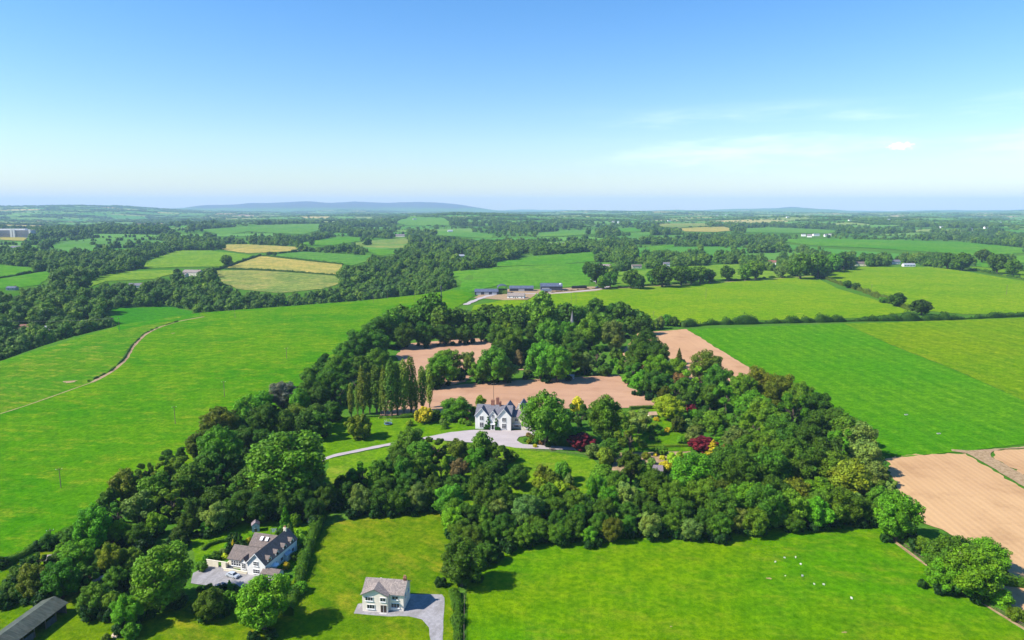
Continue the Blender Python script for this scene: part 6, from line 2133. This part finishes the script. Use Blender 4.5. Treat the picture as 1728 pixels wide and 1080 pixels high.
def trampoline(px, py, r_, label, col):
    g = G(px, py)
    q = empty('trampoline', tuple(g))
    tag(q, label, 'trampoline')
    n_ = 20
    ring = [(r_ * math.cos(2 * math.pi * k / n_), r_ * math.sin(2 * math.pi * k / n_), 0.8) for k in range(n_ + 1)]
    MB().tube(ring, 0.16, 6, cap=False).obj('rim_pad', col, q)
    MB().faces([(p[0] * 0.95, p[1] * 0.95, 0.80) for p in ring[:-1]] + [(p[0] * 0.95, p[1] * 0.95, 0.77) for p in ring[:-1]], [tuple(range(n_)), tuple(range(2 * n_ - 1, n_ - 1, -1))]).obj('mat', BLACKP, q)
    for k in range(6):
        x, y = r_ * math.cos(k * math.pi / 3), r_ * math.sin(k * math.pi / 3)
        MB().tube([(x, y, 0), (x, y, 0.8), (x * 1.04, y * 1.04, 2.6)], 0.06, 5).obj('post', METAL_G, q)
    MB().tube([(p[0] * 1.04, p[1] * 1.04, 2.6) for p in ring], 0.05, 5, cap=False).obj('top_ring', METAL_G, q)


trampoline(655, 717, 1.9, 'blue trampoline on the manor lawn', plain('blue_pad', (0.10, 0.22, 0.36), 0.6))
trampoline(527, 882, 1.7, 'grey trampoline in the shade at the end of the tall hedge', plain('grey_pad', (0.30, 0.33, 0.36), 0.6))
# picnic table and fence at the meadow edge
g = G(932, 760)
q = empty('picnic_table', (g[0], g[1], g[2] + 0.1), R(15))
tag(q, 'dark picnic table at the edge of the gravel drive', 'table')
MB().box(-1.1, 1.1, -0.45, 0.45, 0.72, 0.78).obj('table_top', WOOD, q)
for y in (-0.85, 0.85):
    MB().box(-1.1, 1.1, y - 0.15, y + 0.15, 0.42, 0.47).obj('bench', WOOD, q)
for x in (-0.8, 0.8):
    MB().tube([(x, -0.8, 0), (x, -0.25, 0.72)], 0.06, 5).tube([(x, 0.8, 0), (x, 0.25, 0.72)], 0.06, 5).box(x - 0.04, x + 0.04, -0.98, 0.98, 0.36, 0.415).obj('leg', WOOD, q)


def rail_fence(pix, label, mat, hgt=1.15, step=3.0):
    c = [G(a, b) for a, b in pix]
    q = empty('rail_fence', tuple(c[0]))
    tag(q, label, 'fence')
    o0 = c[0]
    for i in range(len(c) - 1):
        a, b = c[i] - o0, c[i + 1] - o0
        L_ = np.hypot(*(b - a)[:2])
        n_ = max(1, int(L_ / step))
        for k in range(n_):
            p_ = a + (b - a) * k / n_
            MB().box(p_[0] - 0.07, p_[0] + 0.07, p_[1] - 0.07, p_[1] + 0.07, p_[2] - 0.2, p_[2] + hgt).obj('post', mat, q)
        for z_ in (0.5, 0.95):
            MB().tube([tuple(a + np.array([0, 0, z_])), tuple(b + np.array([0, 0, z_]))], 0.05, 4).obj('rail', mat, q)


rail_fence([(880, 760), (930, 763.5), (985, 768), (998, 774)], 'dark rail fence along the top of the meadow', WOOD)
rail_fence([(1500, 902), (1560, 948), (1652, 1014), (1740, 1066)], 'post and wire fence along the right edge of the sheep pasture', WOOD, 1.1, 4.0)
rail_fence([(784, 1010), (783, 1060), (783, 1130)], 'post fence beside the low driveway hedge', WOOD, 1.1, 3.0)
# dead branches in the sprawling field tree
sp_ = next(r for r in REG if r['label'] and r['label'].startswith('sprawling'))
b = MB()
_dr = np.random.default_rng(3)
for k in range(22):
    x0, y0, z0 = _dr.uniform(-1.4, 1.2), -3.6 + _dr.uniform(-0.8, 0.8), 10.6 + _dr.uniform(-0.5, 0.7)
    a, l_ = _dr.uniform(0, 6.28), _dr.uniform(0.3, 0.8)
    b.tube([(x0, y0, z0 - 0.5), (x0 + math.cos(a) * l_ * 0.6, y0 + math.sin(a) * l_ * 0.6, z0 + 0.2), (x0 + math.cos(a + 0.7) * l_ * 1.5, y0 + math.sin(a + 0.7) * l_ * 1.5, z0 + 0.45)], [0.09, 0.07, 0.03], 5)
o = b.obj('dead_branches', M['deadwood'], sp_['o'])
o.rotation_euler = (0, 0, -sp_['o'].rotation_euler[2])
# overturned skip-like pile by the bottom-left shrubs
g = G(199, 1072)
q = MB().tube([(0, 0, 0), (0, 0, 0.5), (0.1, 0, 0.9), (0.1, 0.1, 1.1)], [1.6, 1.3, 0.7, 0.2], 9).obj('rubble_heap', plain('rubble', (0.42, 0.32, 0.24), 0.95, 0.4, 3), None, tuple(g))
tag(q, 'pale rubble heap beside the shrub at the bottom left', 'heap')

# ================================================================== labels of trees and shrubs
ONES = ['', 'first', 'second', 'third', 'fourth', 'fifth', 'sixth', 'seventh', 'eighth', 'ninth', 'tenth', 'eleventh', 'twelfth', 'thirteenth', 'fourteenth', 'fifteenth', 'sixteenth', 'seventeenth', 'eighteenth', 'nineteenth']
TENS = {2: ('twenty', 'twentieth'), 3: ('thirty', 'thirtieth'), 4: ('forty', 'fortieth'), 5: ('fifty', 'fiftieth'), 6: ('sixty', 'sixtieth')}


def ordinal(n):
    if n < 20:
        return ONES[n]
    a, b = TENS[n // 10]
    return b if n % 10 == 0 else a + '-' + ONES[n % 10]


KW = {'broad': 'tree', 'poplar': 'columnar poplar', 'conifer': 'conifer', 'shrub': 'shrub', 'dome': 'round bush'}
CAT = {'broad': 'tree', 'poplar': 'tree', 'conifer': 'tree', 'shrub': 'shrub', 'dome': 'shrub'}
buckets = {}
for r_ in REG:
    tag(r_['o'], None, CAT[r_['kind']], KW[r_['kind']] + 's ' + PLACES[r_['group']])
    if r_['label']:
        r_['o']['label'] = r_['label']
    else:
        buckets.setdefault((r_['group'], r_['kind'], r_['col']), []).append(r_)
for (g_, k_, c_), lst in buckets.items():
    lst.sort(key=lambda r: r['px'])
    for i, r_ in enumerate(lst):
        pl = PLACES[g_]
        w_ = COLS[c_][1] + ' ' + KW[k_]
        if len(lst) == 1:
            t = 'only %s %s' % (w_, pl)
        elif i == 0:
            t = 'leftmost %s %s' % (w_, pl)
        elif i == len(lst) - 1:
            t = 'rightmost %s %s' % (w_, pl)
        else:
            t = '%s %s from the left %s' % (ordinal(i + 1), w_, pl)
        r_['o']['label'] = t

tiny = sorted([o for o in COL.objects if 'px' in o], key=lambda o: o['px'])
for i, o in enumerate(tiny):
    o['label'] = '%s tiny white house from the left among the far trees towards the horizon' % ordinal(i + 1)
    del o['px']

# ================================================================== air
hz = MB().box(-29000, 29000, -29000, 29000, -80, 520)
t_ = NT('haze')
pv = t_.node('ShaderNodeVolumePrincipled')
pv.inputs['Color'].default_value = (0.48, 0.68, 1.0, 1)
pv.inputs['Density'].default_value = 5.4e-5
pv.inputs['Anisotropy'].default_value = 0.0
t_.l.new(pv.outputs[0], t_.out.inputs['Volume'])
ho = hz.obj('haze', t_.m)
tag(ho, 'thin blue haze over the far country', 'haze', kind='stuff')
